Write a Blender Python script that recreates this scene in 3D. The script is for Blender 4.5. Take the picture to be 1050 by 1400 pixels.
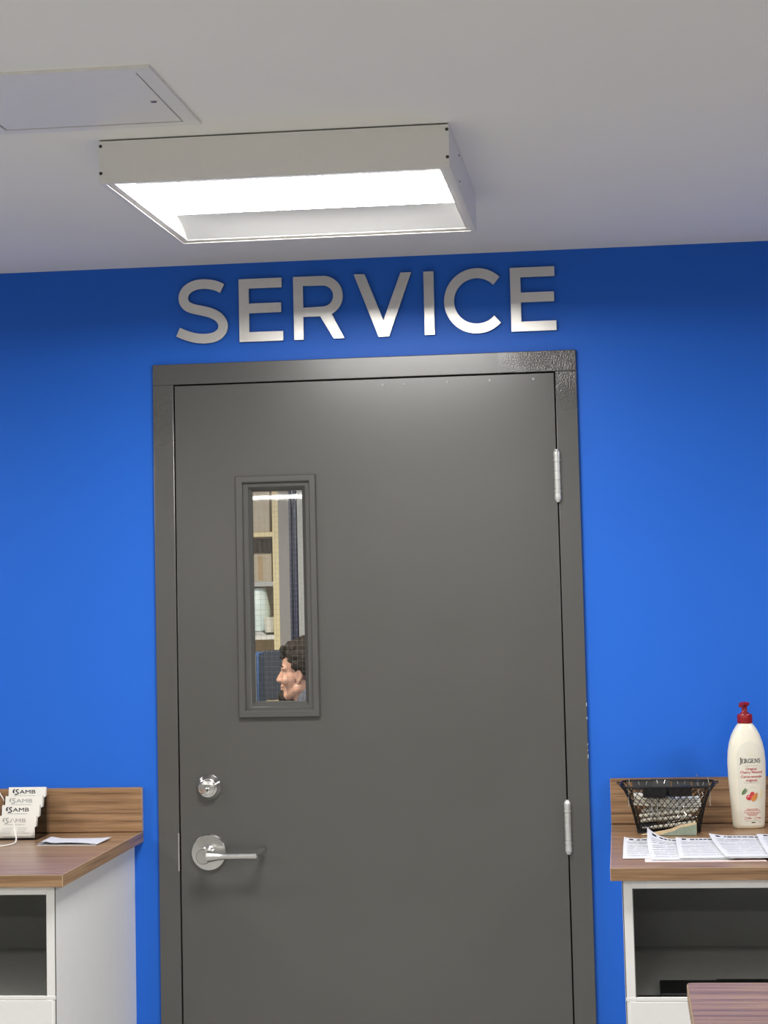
import bpy, bmesh, math, random
from mathutils import Vector, Matrix
random.seed(7)
SC = bpy.context.scene
COL = SC.collection
for o in list(bpy.data.objects): bpy.data.objects.remove(o)
PI = math.pi

# ------------------------------------------------------------------ camera
cam_d = bpy.data.cameras.new('camera'); cam = bpy.data.objects.new('camera', cam_d); COL.objects.link(cam)
F_PX, CX, CY = 2557.0, 567.4, 591.5
cam_d.sensor_fit = 'VERTICAL'; cam_d.sensor_height = 36.0; cam_d.lens = F_PX * 36.0 / 1400.0
cam_d.shift_x = (525 - CX) / 1400.0; cam_d.shift_y = (CY - 700) / 1400.0
cam_d.clip_start = 0.05
_y, _p, _r = math.radians(6.10406), math.radians(4.50716), math.radians(-1.38869)
_f = Vector((-math.sin(_y) * math.cos(_p), math.cos(_y) * math.cos(_p), math.sin(_p)))
_rt = Vector((math.cos(_y), math.sin(_y), 0)); _up = _rt.cross(_f)
_rt2 = math.cos(_r) * _rt + math.sin(_r) * _up; _up2 = -math.sin(_r) * _rt + math.cos(_r) * _up
_m = Matrix.Identity(4)
for i in range(3):
    _m[i][0] = _rt2[i]; _m[i][1] = _up2[i]; _m[i][2] = -_f[i]
_m[0][3], _m[1][3], _m[2][3] = 1.05194, -4.41302, 1.65358
cam.matrix_world = _m
SC.camera = cam

# ------------------------------------------------------------------ world, light level
w = bpy.data.worlds.new('world'); SC.world = w; w.use_nodes = True
w.node_tree.nodes['Background'].inputs[0].default_value = (0.5, 0.52, 0.55, 1)
w.node_tree.nodes['Background'].inputs[1].default_value = 0.15
SC.view_settings.view_transform = 'Standard'; SC.view_settings.look = 'None'
SC.view_settings.gamma = 1.0; SC.view_settings.use_curve_mapping = False
SC.view_settings.exposure = 0.0
LENS = 56.0          # radiance of a ceiling light's lens
BACKLENS = 70.0
SC.cycles.max_bounces = 10; SC.cycles.diffuse_bounces = 6; SC.cycles.transparent_max_bounces = 24
SC.cycles.caustics_reflective = False; SC.cycles.caustics_refractive = False

# ------------------------------------------------------------------ materials
def srgb(r, g, b):
    def c(v):
        v /= 255.0
        return v / 12.92 if v <= 0.04045 else ((v + 0.055) / 1.055) ** 2.4
    return (c(r), c(g), c(b), 1)
class NT:
    def __init__(s, name):
        s.m = bpy.data.materials.new(name); s.m.use_nodes = True; s.t = s.m.node_tree
        s.p = s.t.nodes['Principled BSDF']
    def n(s, typ, **kw):
        nd = s.t.nodes.new(typ)
        for k, v in kw.items():
            if k in nd.inputs: nd.inputs[k].default_value = v
            else: setattr(nd, k, v)
        return nd
    def l(s, a, b): s.t.links.new(a, b)
    def ramp(s, fac, stops):
        r = s.n('ShaderNodeValToRGB'); e = r.color_ramp.elements
        while len(e) < len(stops): e.new(0.5)
        for el, (p, c) in zip(e, stops): el.position = p; el.color = c
        s.l(fac, r.inputs[0]); return r.outputs[0]
    def noise(s, scale, detail=3.0, stretch=(1, 1, 1), rough=0.5):
        tc = s.n('ShaderNodeTexCoord'); mp = s.n('ShaderNodeMapping'); mp.inputs['Scale'].default_value = stretch
        s.l(tc.outputs['Object'], mp.inputs[0])
        nz = s.n('ShaderNodeTexNoise'); nz.inputs['Scale'].default_value = scale
        nz.inputs['Detail'].default_value = detail; nz.inputs['Roughness'].default_value = rough
        s.l(mp.outputs[0], nz.inputs['Vector']); return nz.outputs['Fac']
    def bump(s, h, strength, dist=0.001):
        b = s.n('ShaderNodeBump'); b.inputs['Strength'].default_value = strength; b.inputs['Distance'].default_value = dist
        s.l(h, b.inputs['Height']); s.l(b.outputs[0], s.p.inputs['Normal'])
def simple(name, col, rough=0.5, metal=0.0, spec=0.5, var=0.04, scale=40.0, bump=0.0, coat=0.0):
    t = NT(name); t.p.inputs['Roughness'].default_value = rough; t.p.inputs['Metallic'].default_value = metal
    t.p.inputs['Specular IOR Level'].default_value = spec
    if coat: t.p.inputs['Coat Weight'].default_value = coat; t.p.inputs['Coat Roughness'].default_value = 0.1
    f = t.noise(scale)
    lo = tuple(min(1, c * (1 - var)) for c in col[:3]) + (1,); hi = tuple(min(1, c * (1 + var)) for c in col[:3]) + (1,)
    t.l(t.ramp(f, [(0.3, lo), (0.7, hi)]), t.p.inputs['Base Color'])
    if bump: t.bump(f, bump)
    return t.m
M = {}
def wallfine():
    t = NT('blue_wall_paint_roller'); t.p.inputs['Roughness'].default_value = 0.45; t.p.inputs['Specular IOR Level'].default_value = 0.22
    f = t.noise(2.5); t.l(t.ramp(f, [(0.3, (0.0165, 0.128, 0.60, 1)), (0.7, (0.0175, 0.132, 0.615, 1))]), t.p.inputs['Base Color'])
    t.bump(t.noise(420.0, 2.0), 0.08, 0.0006); return t.m
M['blue'] = wallfine()
M['ceil'] = simple('ceiling_paint', (0.87, 0.865, 0.835), 0.9, spec=0.2, var=0.01, scale=2.0)
M['white_wall'] = simple('grey_white_wall_paint', (0.48, 0.475, 0.46), 0.7, var=0.01, scale=2.0)
M['floor'] = simple('vinyl_floor', (0.43, 0.425, 0.40), 0.5, var=0.08, scale=6.0)
def paint_grey(name, corners):
    t = NT(name); t.p.inputs['Specular IOR Level'].default_value = 0.85
    f = t.noise(5.0, 2.0)
    t.l(t.ramp(f, [(0.3, (0.070, 0.0685, 0.063, 1)), (0.7, (0.075, 0.073, 0.068, 1))]), t.p.inputs['Base Color'])
    t.p.inputs['Roughness'].default_value = 0.28
    if corners:   # lumpy, runny paint where the frame was patched at two corners
        tc = t.n('ShaderNodeTexCoord'); mk = None
        for (x, z, r) in corners:
            d = t.n('ShaderNodeVectorMath', operation='DISTANCE'); d.inputs[1].default_value = (x, -0.012, z)
            t.l(tc.outputs['Object'], d.inputs[0])
            mr = t.n('ShaderNodeMapRange'); mr.inputs['From Min'].default_value = r; mr.inputs['From Max'].default_value = r * 0.3
            t.l(d.outputs['Value'], mr.inputs['Value'])
            if mk is None: mk = mr.outputs[0]
            else:
                a = t.n('ShaderNodeMath', operation='ADD'); t.l(mk, a.inputs[0]); t.l(mr.outputs[0], a.inputs[1]); mk = a.outputs[0]
        nz = t.noise(260.0, 3.0); mu = t.n('ShaderNodeMath', operation='MULTIPLY'); t.l(nz, mu.inputs[0]); t.l(mk, mu.inputs[1])
        t.bump(mu.outputs[0], 0.7, 0.0015)
        rr = t.n('ShaderNodeMapRange'); rr.inputs['To Min'].default_value = 0.28; rr.inputs['To Max'].default_value = 0.16
        t.l(mk, rr.inputs['Value']); t.l(rr.outputs[0], t.p.inputs['Roughness'])
    else:
        t.bump(t.noise(300.0, 2.0), 0.05, 0.0005)
    return t.m
M['grey'] = paint_grey('grey_door_paint', None)
M['grey_frame'] = paint_grey('grey_frame_paint', [(0.935, 2.15, 0.11), (-0.03, 2.05, 0.06), (0.86, 2.17, 0.08)])
M['white'] = simple('white_laminate', (0.80, 0.79, 0.77), 0.4, var=0.01)
M['lightwhite'] = simple('white_powder_coat', (0.80, 0.785, 0.76), 0.45, var=0.01)
M['reflector'] = simple('white_reflector', (0.84, 0.84, 0.82), 0.5, var=0.01)
M['lam_shaded'] = simple('grey_laminate_shaded', (0.28, 0.28, 0.262), 0.5, var=0.03)  # niche grey darkened: shade painted into its back, side and top
M['lam_lit'] = simple('grey_laminate_lit', (0.62, 0.62, 0.59), 0.5, var=0.03)  # niche grey lightened: light painted onto the shelf
M['black'] = simple('black_plastic', (0.012, 0.012, 0.013), 0.4)
M['blackgap'] = simple('black_gasket_and_gap_shade', (0.006, 0.006, 0.006), 0.9)
M['dark_screw'] = simple('dark_screw', (0.06, 0.055, 0.05), 0.4, 0.6)
def brushed(name, col, rough, stretch, b=0.15):
    t = NT(name); t.p.inputs['Metallic'].default_value = 1.0
    f = t.noise(30.0, 4.0, stretch); t.p.inputs['Roughness'].default_value = rough
    lo = tuple(c * 0.95 for c in col) + (1,); hi = tuple(min(1, c * 1.05) for c in col) + (1,)
    t.l(t.ramp(f, [(0.3, lo), (0.7, hi)]), t.p.inputs['Base Color']); t.bump(f, b, 0.0004); return t.m
M['letter'] = brushed('brushed_steel_letter', (0.72, 0.70, 0.66), 0.36, (2, 1, 60))
M['steel'] = brushed('satin_steel', (0.63, 0.62, 0.60), 0.24, (8, 8, 8), 0.04)
M['chrome'] = brushed('polished_chrome', (0.80, 0.79, 0.77), 0.10, (5, 5, 5), 0.0)
M['hinge'] = simple('silver_painted_hinge', (0.62, 0.63, 0.61), 0.35, 0.55, var=0.05, scale=60)
def wood(name, dark, mid, light, rough=0.30, axis=0):
    t = NT(name); t.p.inputs['Roughness'].default_value = rough; t.p.inputs['Specular IOR Level'].default_value = 0.5
    def st(a, b): return tuple(a if k == axis else b for k in range(3))
    f1 = t.noise(1.0, 5.0, st(2.2, 62), 0.6); f2 = t.noise(1.0, 4.0, st(7, 300), 0.6); f3 = t.noise(1.0, 2.0, st(3.2, 120), 0.5)
    mx = t.n('ShaderNodeMix', data_type='FLOAT'); mx.inputs[0].default_value = 0.40
    t.l(f1, mx.inputs[2]); t.l(f2, mx.inputs[3])
    base = t.ramp(mx.outputs[0], [(0.36, dark), (0.49, mid), (0.62, light)])
    streak = t.ramp(f3, [(0.36, (0.52, 0.50, 0.48, 1)), (0.43, (1, 1, 1, 1))])
    mc = t.n('ShaderNodeMix', data_type='RGBA', blend_type='MULTIPLY'); mc.inputs[0].default_value = 0.8
    t.l(base, mc.inputs[6]); t.l(streak, mc.inputs[7]); t.l(mc.outputs[2], t.p.inputs['Base Color'])
    t.bump(f2, 0.05, 0.0004); return t.m
WD = ((0.165, 0.088, 0.042, 1), (0.285, 0.163, 0.082, 1), (0.40, 0.245, 0.132, 1))
M['wood'] = wood('walnut_laminate', *WD)
M['wood_across'] = wood('walnut_laminate_edge', *WD, axis=1)
M['woodedge'] = wood('pale_wood_edge', (0.42, 0.28, 0.16, 1), (0.50, 0.345, 0.21, 1), (0.56, 0.40, 0.25, 1))
M['paper'] = simple('white_paper', (0.70, 0.70, 0.71), 0.7, var=0.01)
M['card'] = simple('ivory_card', (0.76, 0.74, 0.68), 0.6, var=0.01)
M['ink'] = simple('black_ink', (0.015, 0.013, 0.025), 0.6)
M['greyink'] = simple('grey_ink', (0.36, 0.36, 0.35), 0.6)
M['paleink'] = simple('pale_grey_ink', (0.42, 0.42, 0.43), 0.6)
M['redink'] = simple('red_ink', (0.55, 0.05, 0.08), 0.5)
M['pink'] = simple('pink_paper', (0.85, 0.70, 0.68), 0.7)
M['cord'] = simple('white_cord', (0.84, 0.82, 0.76), 0.4)
M['bottle'] = simple('ivory_bottle_plastic', (0.80, 0.76, 0.63), 0.28, spec=0.5, var=0.01)
M['blabel'] = simple('bottle_label_film', (0.72, 0.70, 0.60), 0.35, var=0.01)
M['red'] = simple('red_pump_plastic', (0.27, 0.008, 0.013), 0.25)
M['leaf'] = simple('printed_leaf', (0.10, 0.20, 0.06), 0.5, var=0.3, scale=300)
M['cherry'] = simple('printed_cherry', (0.60, 0.05, 0.07), 0.4, var=0.3, scale=300)
M['almond'] = simple('printed_almond', (0.62, 0.24, 0.06), 0.5, var=0.25, scale=300)
M['swirl'] = simple('printed_swirl', (0.75, 0.66, 0.33), 0.5)
M['wire'] = simple('black_wire', (0.010, 0.009, 0.008), 0.5, spec=0.3)
M['clipwire'] = simple('nickel_wire', (0.75, 0.74, 0.70), 0.2, 1.0)
M['cream'] = simple('cream_card_bundle', (0.78, 0.74, 0.62), 0.6)
M['scrap_green'] = simple('grey_green_board', (0.20, 0.24, 0.185), 0.8, var=0.1, scale=150)
M['scrap_tan'] = simple('tan_board', (0.50, 0.38, 0.23), 0.8, var=0.12, scale=150)
def glassy(name, tint, gl, rough=0.02):
    t = NT(name); out = t.t.nodes['Material Output']; t.t.nodes.remove(t.p)
    tr = t.n('ShaderNodeBsdfTransparent'); tr.inputs[0].default_value = tint
    g = t.n('ShaderNodeBsdfGlossy'); g.inputs['Roughness'].default_value = rough
    fr = t.n('ShaderNodeFresnel'); fr.inputs[0].default_value = gl
    mx = t.n('ShaderNodeMixShader'); t.l(fr.outputs[0], mx.inputs[0]); t.l(tr.outputs[0], mx.inputs[1]); t.l(g.outputs[0], mx.inputs[2])
    t.l(mx.outputs[0], out.inputs[0]); return t.m
M['glass'] = glassy('window_glass', (0.93, 0.95, 0.94, 1), 1.45)
M['acrylic'] = glassy('clear_acrylic', (0.985, 0.98, 0.975, 1), 1.35)
def emit(name, col, s):
    t = NT(name); t.p.inputs['Base Color'].default_value = (0.9, 0.9, 0.88, 1)
    t.p.inputs['Emission Color'].default_value = col; t.p.inputs['Emission Strength'].default_value = s; return t.m
M['lens'] = emit('lit_lens', (1.0, 0.985, 0.955, 1), LENS)
M['backlens'] = emit('lit_lens_back_room', (1.0, 0.93, 0.82, 1), BACKLENS)
M['skin'] = simple('skin', (0.55, 0.30, 0.21), 0.5, var=0.08, scale=60)
M['hair'] = simple('dark_hair', (0.022, 0.015, 0.011), 0.75, spec=0.15, var=0.5, scale=160, bump=0.6)
M['shirt'] = simple('dark_grey_shirt', (0.075, 0.078, 0.105), 0.85, var=0.1)
M['trousers'] = simple('dark_trousers', (0.03, 0.03, 0.04), 0.85)
M['beige'] = simple('beige_board', (0.52, 0.45, 0.36), 0.7, var=0.05)
M['creamwood'] = simple('cream_edge', (0.80, 0.68, 0.42), 0.6, var=0.03)
M['greywall'] = simple('grey_wall_paint', (0.34, 0.32, 0.315), 0.8, var=0.02)
M['navy'] = simple('navy_metal', (0.018, 0.020, 0.075), 0.5)
M['lightgrey'] = simple('light_grey_metal', (0.50, 0.50, 0.50), 0.5)
M['bluebin'] = simple('blue_plastic', (0.07, 0.15, 0.36), 0.5)
M['bag'] = simple('pale_blue_plastic', (0.80, 0.92, 0.92), 0.4, var=0.08, scale=25)
M['carton'] = simple('cardboard', (0.50, 0.36, 0.22), 0.8, var=0.06)
M['darkblue'] = simple('slate_fabric', (0.035, 0.042, 0.060), 0.8)
M['meshwire'] = simple('wired_glass_mesh', (0.30, 0.30, 0.29), 0.5, 0.0)

# ------------------------------------------------------------------ mesh helpers
class MB:
    def __init__(s): s.v = []; s.f = []
    def add(s, vs, fs):
        n = len(s.v); s.v += [tuple(v) for v in vs]; s.f += [tuple(i + n for i in f) for f in fs]; return s
    def box(s, x0, x1, y0, y1, z0, z1):
        return s.add([(x0,y0,z0),(x1,y0,z0),(x1,y1,z0),(x0,y1,z0),(x0,y0,z1),(x1,y0,z1),(x1,y1,z1),(x0,y1,z1)],
                     [(0,3,2,1),(4,5,6,7),(0,1,5,4),(1,2,6,5),(2,3,7,6),(3,0,4,7)])
    def tube(s, pts, r, n=8, closed=False, cap=True):
        pts = [Vector(p) for p in pts]; m = len(pts); rs = r if isinstance(r, (list, tuple)) else [r] * m
        t0 = (pts[1] - pts[0]).normalized(); ref = Vector((0,0,1)) if abs(t0.z) < 0.9 else Vector((1,0,0))
        nrm = t0.cross(ref).normalized(); base = len(s.v)
        for i, p in enumerate(pts):
            if closed: t = (pts[(i+1) % m] - pts[i-1]).normalized()
            else: t = (pts[min(i+1, m-1)] - pts[max(i-1, 0)]).normalized()
            nrm = (nrm - t * nrm.dot(t)).normalized(); bn = t.cross(nrm)
            for k in range(n):
                a = 2*PI*k/n; s.v.append(tuple(p + rs[i]*(math.cos(a)*nrm + math.sin(a)*bn)))
        for i in range(m if closed else m-1):
            a, b = base + i*n, base + ((i+1) % m)*n
            for k in range(n): s.f.append((a+k, a+(k+1)%n, b+(k+1)%n, b+k))
        if cap and not closed:
            s.f.append(tuple(base + k for k in reversed(range(n)))); s.f.append(tuple(base + (m-1)*n + k for k in range(n)))
        return s
    def lathe(s, prof, c=(0,0,0), axis='z', n=32):
        # prof: (r, h) pairs; closed at both ends when r == 0
        base = len(s.v)
        for r, h in prof:
            for k in range(n):
                a = 2*PI*k/n; u, v = r*math.cos(a), r*math.sin(a)
                if axis == 'z': p = (c[0]+u, c[1]+v, c[2]+h)
                elif axis == 'y': p = (c[0]+u, c[1]+h, c[2]-v)      # h along +y
                else: p = (c[0]+h, c[1]+u, c[2]+v)
                s.v.append(p)
        for i in range(len(prof)-1):
            a, b = base+i*n, base+(i+1)*n
            for k in range(n): s.f.append((a+k, a+(k+1)%n, b+(k+1)%n, b+k))
        s.f.append(tuple(base+k for k in reversed(range(n)))); s.f.append(tuple(base+(len(prof)-1)*n+k for k in range(n)))
        return s
    def grid(s, fn, nu, nv, flip=False):
        base = len(s.v)
        for j in range(nv+1):
            for i in range(nu+1): s.v.append(tuple(fn(i/nu, j/nv)))
        for j in range(nv):
            for i in range(nu):
                a = base+j*(nu+1)+i; q = (a, a+1, a+nu+2, a+nu+1)
                s.f.append(q[::-1] if flip else q)
        return s
    def mesh(s, name, smooth=False, bevel=0.0, seg=2, angle=40):
        me = bpy.data.meshes.new(name); me.from_pydata(s.v, [], s.f); me.validate()
        bm = bmesh.new(); bm.from_mesh(me)
        bmesh.ops.remove_doubles(bm, verts=bm.verts, dist=1e-7)
        bmesh.ops.recalc_face_normals(bm, faces=bm.faces) if bevel or not smooth else None
        if bevel:
            es = [e for e in bm.edges if len(e.link_faces) == 2 and e.calc_face_angle(0) > 0.6]
            bmesh.ops.bevel(bm, geom=es, offset=bevel, segments=seg, profile=0.5, affect='EDGES', clamp_overlap=True)
        bm.to_mesh(me); bm.free()
        if smooth or bevel:
            for p in me.polygons: p.use_smooth = True
            sharp_by_angle(me, 22 if bevel else angle)
        return me
def sharp_by_angle(me, deg):
    bm = bmesh.new(); bm.from_mesh(me)
    for e in bm.edges:
        if len(e.link_faces) == 2: e.smooth = e.calc_face_angle(0) < math.radians(deg)
    bm.to_mesh(me); bm.free()
def link(name, me, mat, parent=None, loc=(0,0,0), rot=(0,0,0)):
    o = bpy.data.objects.new(name, me); COL.objects.link(o)
    if mat is not None and hasattr(me, 'materials') and len(me.materials) == 0: me.materials.append(M[mat] if isinstance(mat, str) else mat)
    o.parent = parent; o.location = loc; o.rotation_euler = rot; return o
def part(name, mb, mat, parent=None, bevel=0.0, smooth=False, loc=(0,0,0), rot=(0,0,0), seg=2, angle=40):
    return link(name, mb.mesh(name, smooth, bevel, seg, angle), mat, parent, loc, rot)
def thing(name, label, cat, loc=(0,0,0), rotz=0.0, group=None):
    o = bpy.data.objects.new(name, None); COL.objects.link(o); o.location = loc; o.rotation_euler = (0,0,rotz)
    o.empty_display_size = 0.05
    return tag(o, label, cat, group)
def tag(o, label, cat, group=None):
    o['label'] = label; o['category'] = cat
    if group: o['group'] = group
    return o
def struct(o, label=None):
    o['kind'] = 'structure'
    if label: o['label'] = label
    return o
def copy_tree(o, parent=None):
    c = o.copy(); COL.objects.link(c); c.parent = parent
    for ch in [k for k in o.children]: copy_tree(ch, c)
    return c
def curve_mesh(loops, depth, bevel=0.0, front=True):
    """filled 2D outline (with holes) in x,z, extruded towards -y from y=0 to y=-depth"""
    cu = bpy.data.curves.new('tmp', 'CURVE'); cu.dimensions = '2D'; cu.fill_mode = 'BOTH'
    cu.extrude = max(depth/2 - bevel, 0); cu.bevel_depth = bevel; cu.bevel_resolution = 1
    if bevel: cu.offset = -bevel
    for lp in loops:
        sp = cu.splines.new('POLY'); sp.points.add(len(lp)-1); sp.use_cyclic_u = True
        for p, (x, z) in zip(sp.points, lp): p.co = (x, z, 0, 1)
    return conv(cu, depth)
def conv(cu, depth):
    ob = bpy.data.objects.new('tmp', cu); COL.objects.link(ob)
    dg = bpy.context.evaluated_depsgraph_get(); me = bpy.data.meshes.new_from_object(ob.evaluated_get(dg))
    bpy.data.objects.remove(ob)
    me.materials.clear()
    for v in me.vertices:
        x, y, z = v.co; v.co = (x, -z - depth/2, y)
    me.update(); return me
_txt = {}
def text_loops(body, size, width=1.0, bold=0.0, align='CENTER'):
    """mesh verts/faces of a flat text in (x, z)"""
    cu = bpy.data.curves.new('txt', 'FONT'); cu.body = body; cu.size = size; cu.offset = bold; cu.align_x = align; cu.align_y = 'CENTER'
    cu.resolution_u = 3
    ob = bpy.data.objects.new('tmp', cu); COL.objects.link(ob)
    dg = bpy.context.evaluated_depsgraph_get(); me = bpy.data.meshes.new_from_object(ob.evaluated_get(dg))
    bpy.data.objects.remove(ob)
    vs = [(v.co.x*width, v.co.y) for v in me.vertices]; fs = [tuple(p.vertices) for p in me.polygons]
    bpy.data.meshes.remove(me); return vs, fs
def arc(cx, cz, r, a0, a1, n=16):
    return [(cx + r*math.cos(math.radians(a0+(a1-a0)*i/n)), cz + r*math.sin(math.radians(a0+(a1-a0)*i/n))) for i in range(n+1)]
def stroke(pts, wd, sub=6):
    """outline of a constant-width stroke along a smooth curve through pts"""
    P = [Vector((p[0], p[1])) for p in pts]; out = []
    Q = [P[0]*2-P[1]] + P + [P[-1]*2-P[-2]]
    for i in range(1, len(Q)-2):
        for k in range(sub):
            t = k/sub; a, b, c, d = Q[i-1], Q[i], Q[i+1], Q[i+2]
            out.append(0.5*((2*b)+(-a+c)*t+(2*a-5*b+4*c-d)*t*t+(-a+3*b-3*c+d)*t**3))
    out.append(P[-1]); L, R = [], []
    for i, p in enumerate(out):
        t = (out[min(i+1,len(out)-1)]-out[max(i-1,0)]).normalized(); n = Vector((-t.y, t.x))
        ww = wd if not isinstance(wd, (list, tuple)) else wd[0]+(wd[1]-wd[0])*i/(len(out)-1)
        L.append(tuple(p+n*ww/2)); R.append(tuple(p-n*ww/2))
    return L + R[::-1]
def spline3(pts, sub=6):
    P = [Vector(p) for p in pts]; Q = [P[0]*2-P[1]] + P + [P[-1]*2-P[-2]]; out = []
    for i in range(1, len(Q)-2):
        for k in range(sub):
            t = k/sub; a, b, c, d = Q[i-1], Q[i], Q[i+1], Q[i+2]
            out.append(0.5*((2*b)+(-a+c)*t+(2*a-5*b+4*c-d)*t*t+(-a+3*b-3*c+d)*t**3))
    out.append(P[-1]); return out

# ------------------------------------------------------------------ the room
CEIL = 2.4283
RX0, RX1, RY0 = -3.6, 5.2, -11.8          # shop floor, reaching well behind the camera
BX0, BX1, BY1 = -2.2, 1.6, 4.75           # back room seen through the door's window
struct(part('floor', MB().box(RX0, RX1, RY0, BY1, -0.05, 0.0), 'floor'), 'pale vinyl floor')
struct(part('ceiling', MB().box(RX0, RX1, RY0, BY1, CEIL, CEIL+0.05), 'ceil'), 'matte white ceiling')
struct(part('wall_back', MB().box(RX0, -0.035, 0, 0.12, 0, CEIL).box(0.949, RX1, 0, 0.12, 0, CEIL).box(-0.035, 0.949, 0, 0.12, 2.168, CEIL), 'blue'), 'bright blue painted wall')
struct(part('wall_left', MB().box(RX0-0.1, RX0, RY0, 0, 0, CEIL), 'white_wall'))
struct(part('wall_right', MB().box(RX1, RX1+0.1, RY0, 0, 0, CEIL), 'white_wall'))
struct(part('wall_front', MB().box(RX0, RX1, RY0-0.1, RY0, 0, CEIL), 'white_wall'))
struct(part('wall_back_room_left', MB().box(BX0-0.1, BX0, 0.12, BY1, 0, CEIL), 'white_wall'))
struct(part('wall_back_room_right', MB().box(BX1, BX1+0.1, 0.12, BY1, 0, CEIL), 'white_wall'))
struct(part('wall_back_room_rear', MB().box(BX0, BX1, BY1-0.05, BY1, 0, CEIL), 'greywall'), 'grey wall of the room behind the door')

# ------------------------------------------------------------------ door
FY = -0.012; LY = -0.010
door = bpy.data.objects.new('door_1', None); COL.objects.link(door); struct(door, 'grey painted metal service door with wired glass window')
def jamb(x0, x1, sx0, sx1):
    return MB().box(x0, x1, FY, 0.132, 0, 2.137)
fr = part('door_frame', MB().box(-0.053, 0.967, FY, 0.132, 2.137, 2.187), 'grey_frame', door, bevel=0.0015)
part('jamb', MB().box(-0.053, -0.003, FY, 0.132, 0, 2.137), 'grey_frame', fr, bevel=0.0012)
part('jamb', MB().box(0.917, 0.967, FY, 0.132, 0, 2.137), 'grey_frame', fr, bevel=0.0012)
part('stop', MB().box(-0.003, 0.013, 0.036, 0.06, 0, 2.137).box(0.901, 0.917, 0.036, 0.06, 0, 2.137).box(-0.003, 0.917, 0.036, 0.06, 2.121, 2.137), 'blackgap', fr)
part('strike_plate', MB().box(-0.0062, -0.0028, FY-0.0012, 0.03, 0.981, 1.070), 'steel', fr, bevel=0.0004)
for cz_, ch_ in ((1.352,0.008),(1.322,0.005),(1.262,0.004),(1.249,0.003),(1.232,0.009)):
    part('paint_chip', MB().box(0.9662, 0.9673, FY-0.0004, FY+0.002, cz_, cz_+ch_), 'card', fr)
HX0, HX1, HZ0, HZ1 = 0.176, 0.316, 1.363, 1.886    # window cut-out
leaf_me = curve_mesh([[(0,0.008),(0.914,0.008),(0.914,2.134),(0,2.134)], [(HX0,HZ0),(HX1,HZ0),(HX1,HZ1),(HX0,HZ1)]], 0.044, 0.001)
for v in leaf_me.vertices: v.co.y += LY+0.044
leaf = link('door_leaf', leaf_me, 'grey', door)
def ring(profile, x0, x1, z0, z1):
    """picture-frame moulding: profile is (inset, y) pairs"""
    mb = MB(); n = len(profile)
    for cx, cz, sx, sz in ((x0,z0,1,1),(x1,z0,-1,1),(x1,z1,-1,-1),(x0,z1,1,-1)):
        for ins, y in profile: mb.v.append((cx+sx*ins, y, cz+sz*ins))
    for c in range(4):
        a, b = c*n, ((c+1)%4)*n
        for i in range(n-1): mb.f.append((a+i, b+i, b+i+1, a+i+1))
    return mb
wf = part('window_frame', ring([(0,LY),(0,LY-0.008),(0.002,LY-0.0105),(0.014,LY-0.0105),(0.0165,LY-0.0085),(0.0172,LY-0.001),(0.019,LY+0.001),(0.0265,LY+0.001),(0.0275,LY+0.002),(0.036,LY+0.012),(0.037,LY+0.02)], 0.1465, 0.3405, 1.338, 1.9115), 'grey', leaf, smooth=True, angle=25)
wf_b = part('rear_window_frame', ring([(0,0.034),(0,0.042),(0.016,0.042),(0.034,0.02)], 0.1465, 0.3405, 1.338, 1.9115), 'grey', leaf)
part('glass_pane', MB().box(HX0, HX1, 0.0065, 0.0125, HZ0, HZ1), 'glass', leaf)
wm = MB(); px = 0.0123
x = HX0 + 0.010
while x < HX1: wm.box(x-0.00022, x+0.00022, 0.0090, 0.0096, HZ0, HZ1); x += px
z = HZ0 + 0.007
while z < HZ1: wm.box(HX0, HX1, 0.0090, 0.0096, z-0.00022, z+0.00022); z += px
o = part('wire_mesh', wm, 'meshwire', leaf); o['kind'] = 'stuff'
for x, z in ((0.506,2.1196),(0.557,2.1196),(0.660,2.1208),(0.762,2.121),(0.865,2.121)):
    part('rivet', MB().lathe([(0.0026,0),(0.0022,-0.0008),(0.0008,-0.0013)], (x, LY, z), 'y', 12), 'lightgrey', leaf, smooth=True)  # heads share the door paint; light grey paints in their highlight
# hinges
def hinge(z0, z1):
    h = part('hinge', MB().lathe([(0.0068,0.0),(0.0068,z1-z0)], (0.9155, LY-0.0075, z0), 'z', 20), 'hinge', door, smooth=True)
    L = z1-z0
    for a, b in ((0.03,0.215),(0.225,0.40),(0.41,0.585),(0.595,0.775),(0.785,0.97)):
        part('knuckle', MB().lathe([(0.0066,0),(0.0075,0.0008),(0.0075,(b-a)*L-0.0008),(0.0066,(b-a)*L)], (0.9155, LY-0.0075, z0+a*L), 'z', 20), 'hinge', h, smooth=True)
    for zz, s in ((z1,1),(z0,-1)):
        part('finial', MB().lathe([(0.0078,-0.012*s),(0.0082,-0.004*s),(0.0078,0.0),(0.0055,0.003*s),(0.0048,0.006*s),(0.003,0.0065*s)], (0.9155, LY-0.0075, zz), 'z', 20), 'hinge', h, smooth=True)
    part('bearing_ring', MB().lathe([(0.0086,0),(0.0086,0.004)], (0.9155, LY-0.0075, z0+0.16*L), 'z', 20), 'hinge', h, smooth=True)
    part('bearing_ring', MB().lathe([(0.0086,0),(0.0086,0.004)], (0.9155, LY-0.0075, z0+0.81*L), 'z', 20), 'hinge', h, smooth=True)
    part('hinge_leaf', MB().box(0.9145, 0.9165, LY-0.004, 0.03, z0+0.004, z1-0.004), 'hinge', h)
hinge(1.834, 1.946); hinge(1.0195, 1.1315); hinge(0.205, 0.317)
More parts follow.
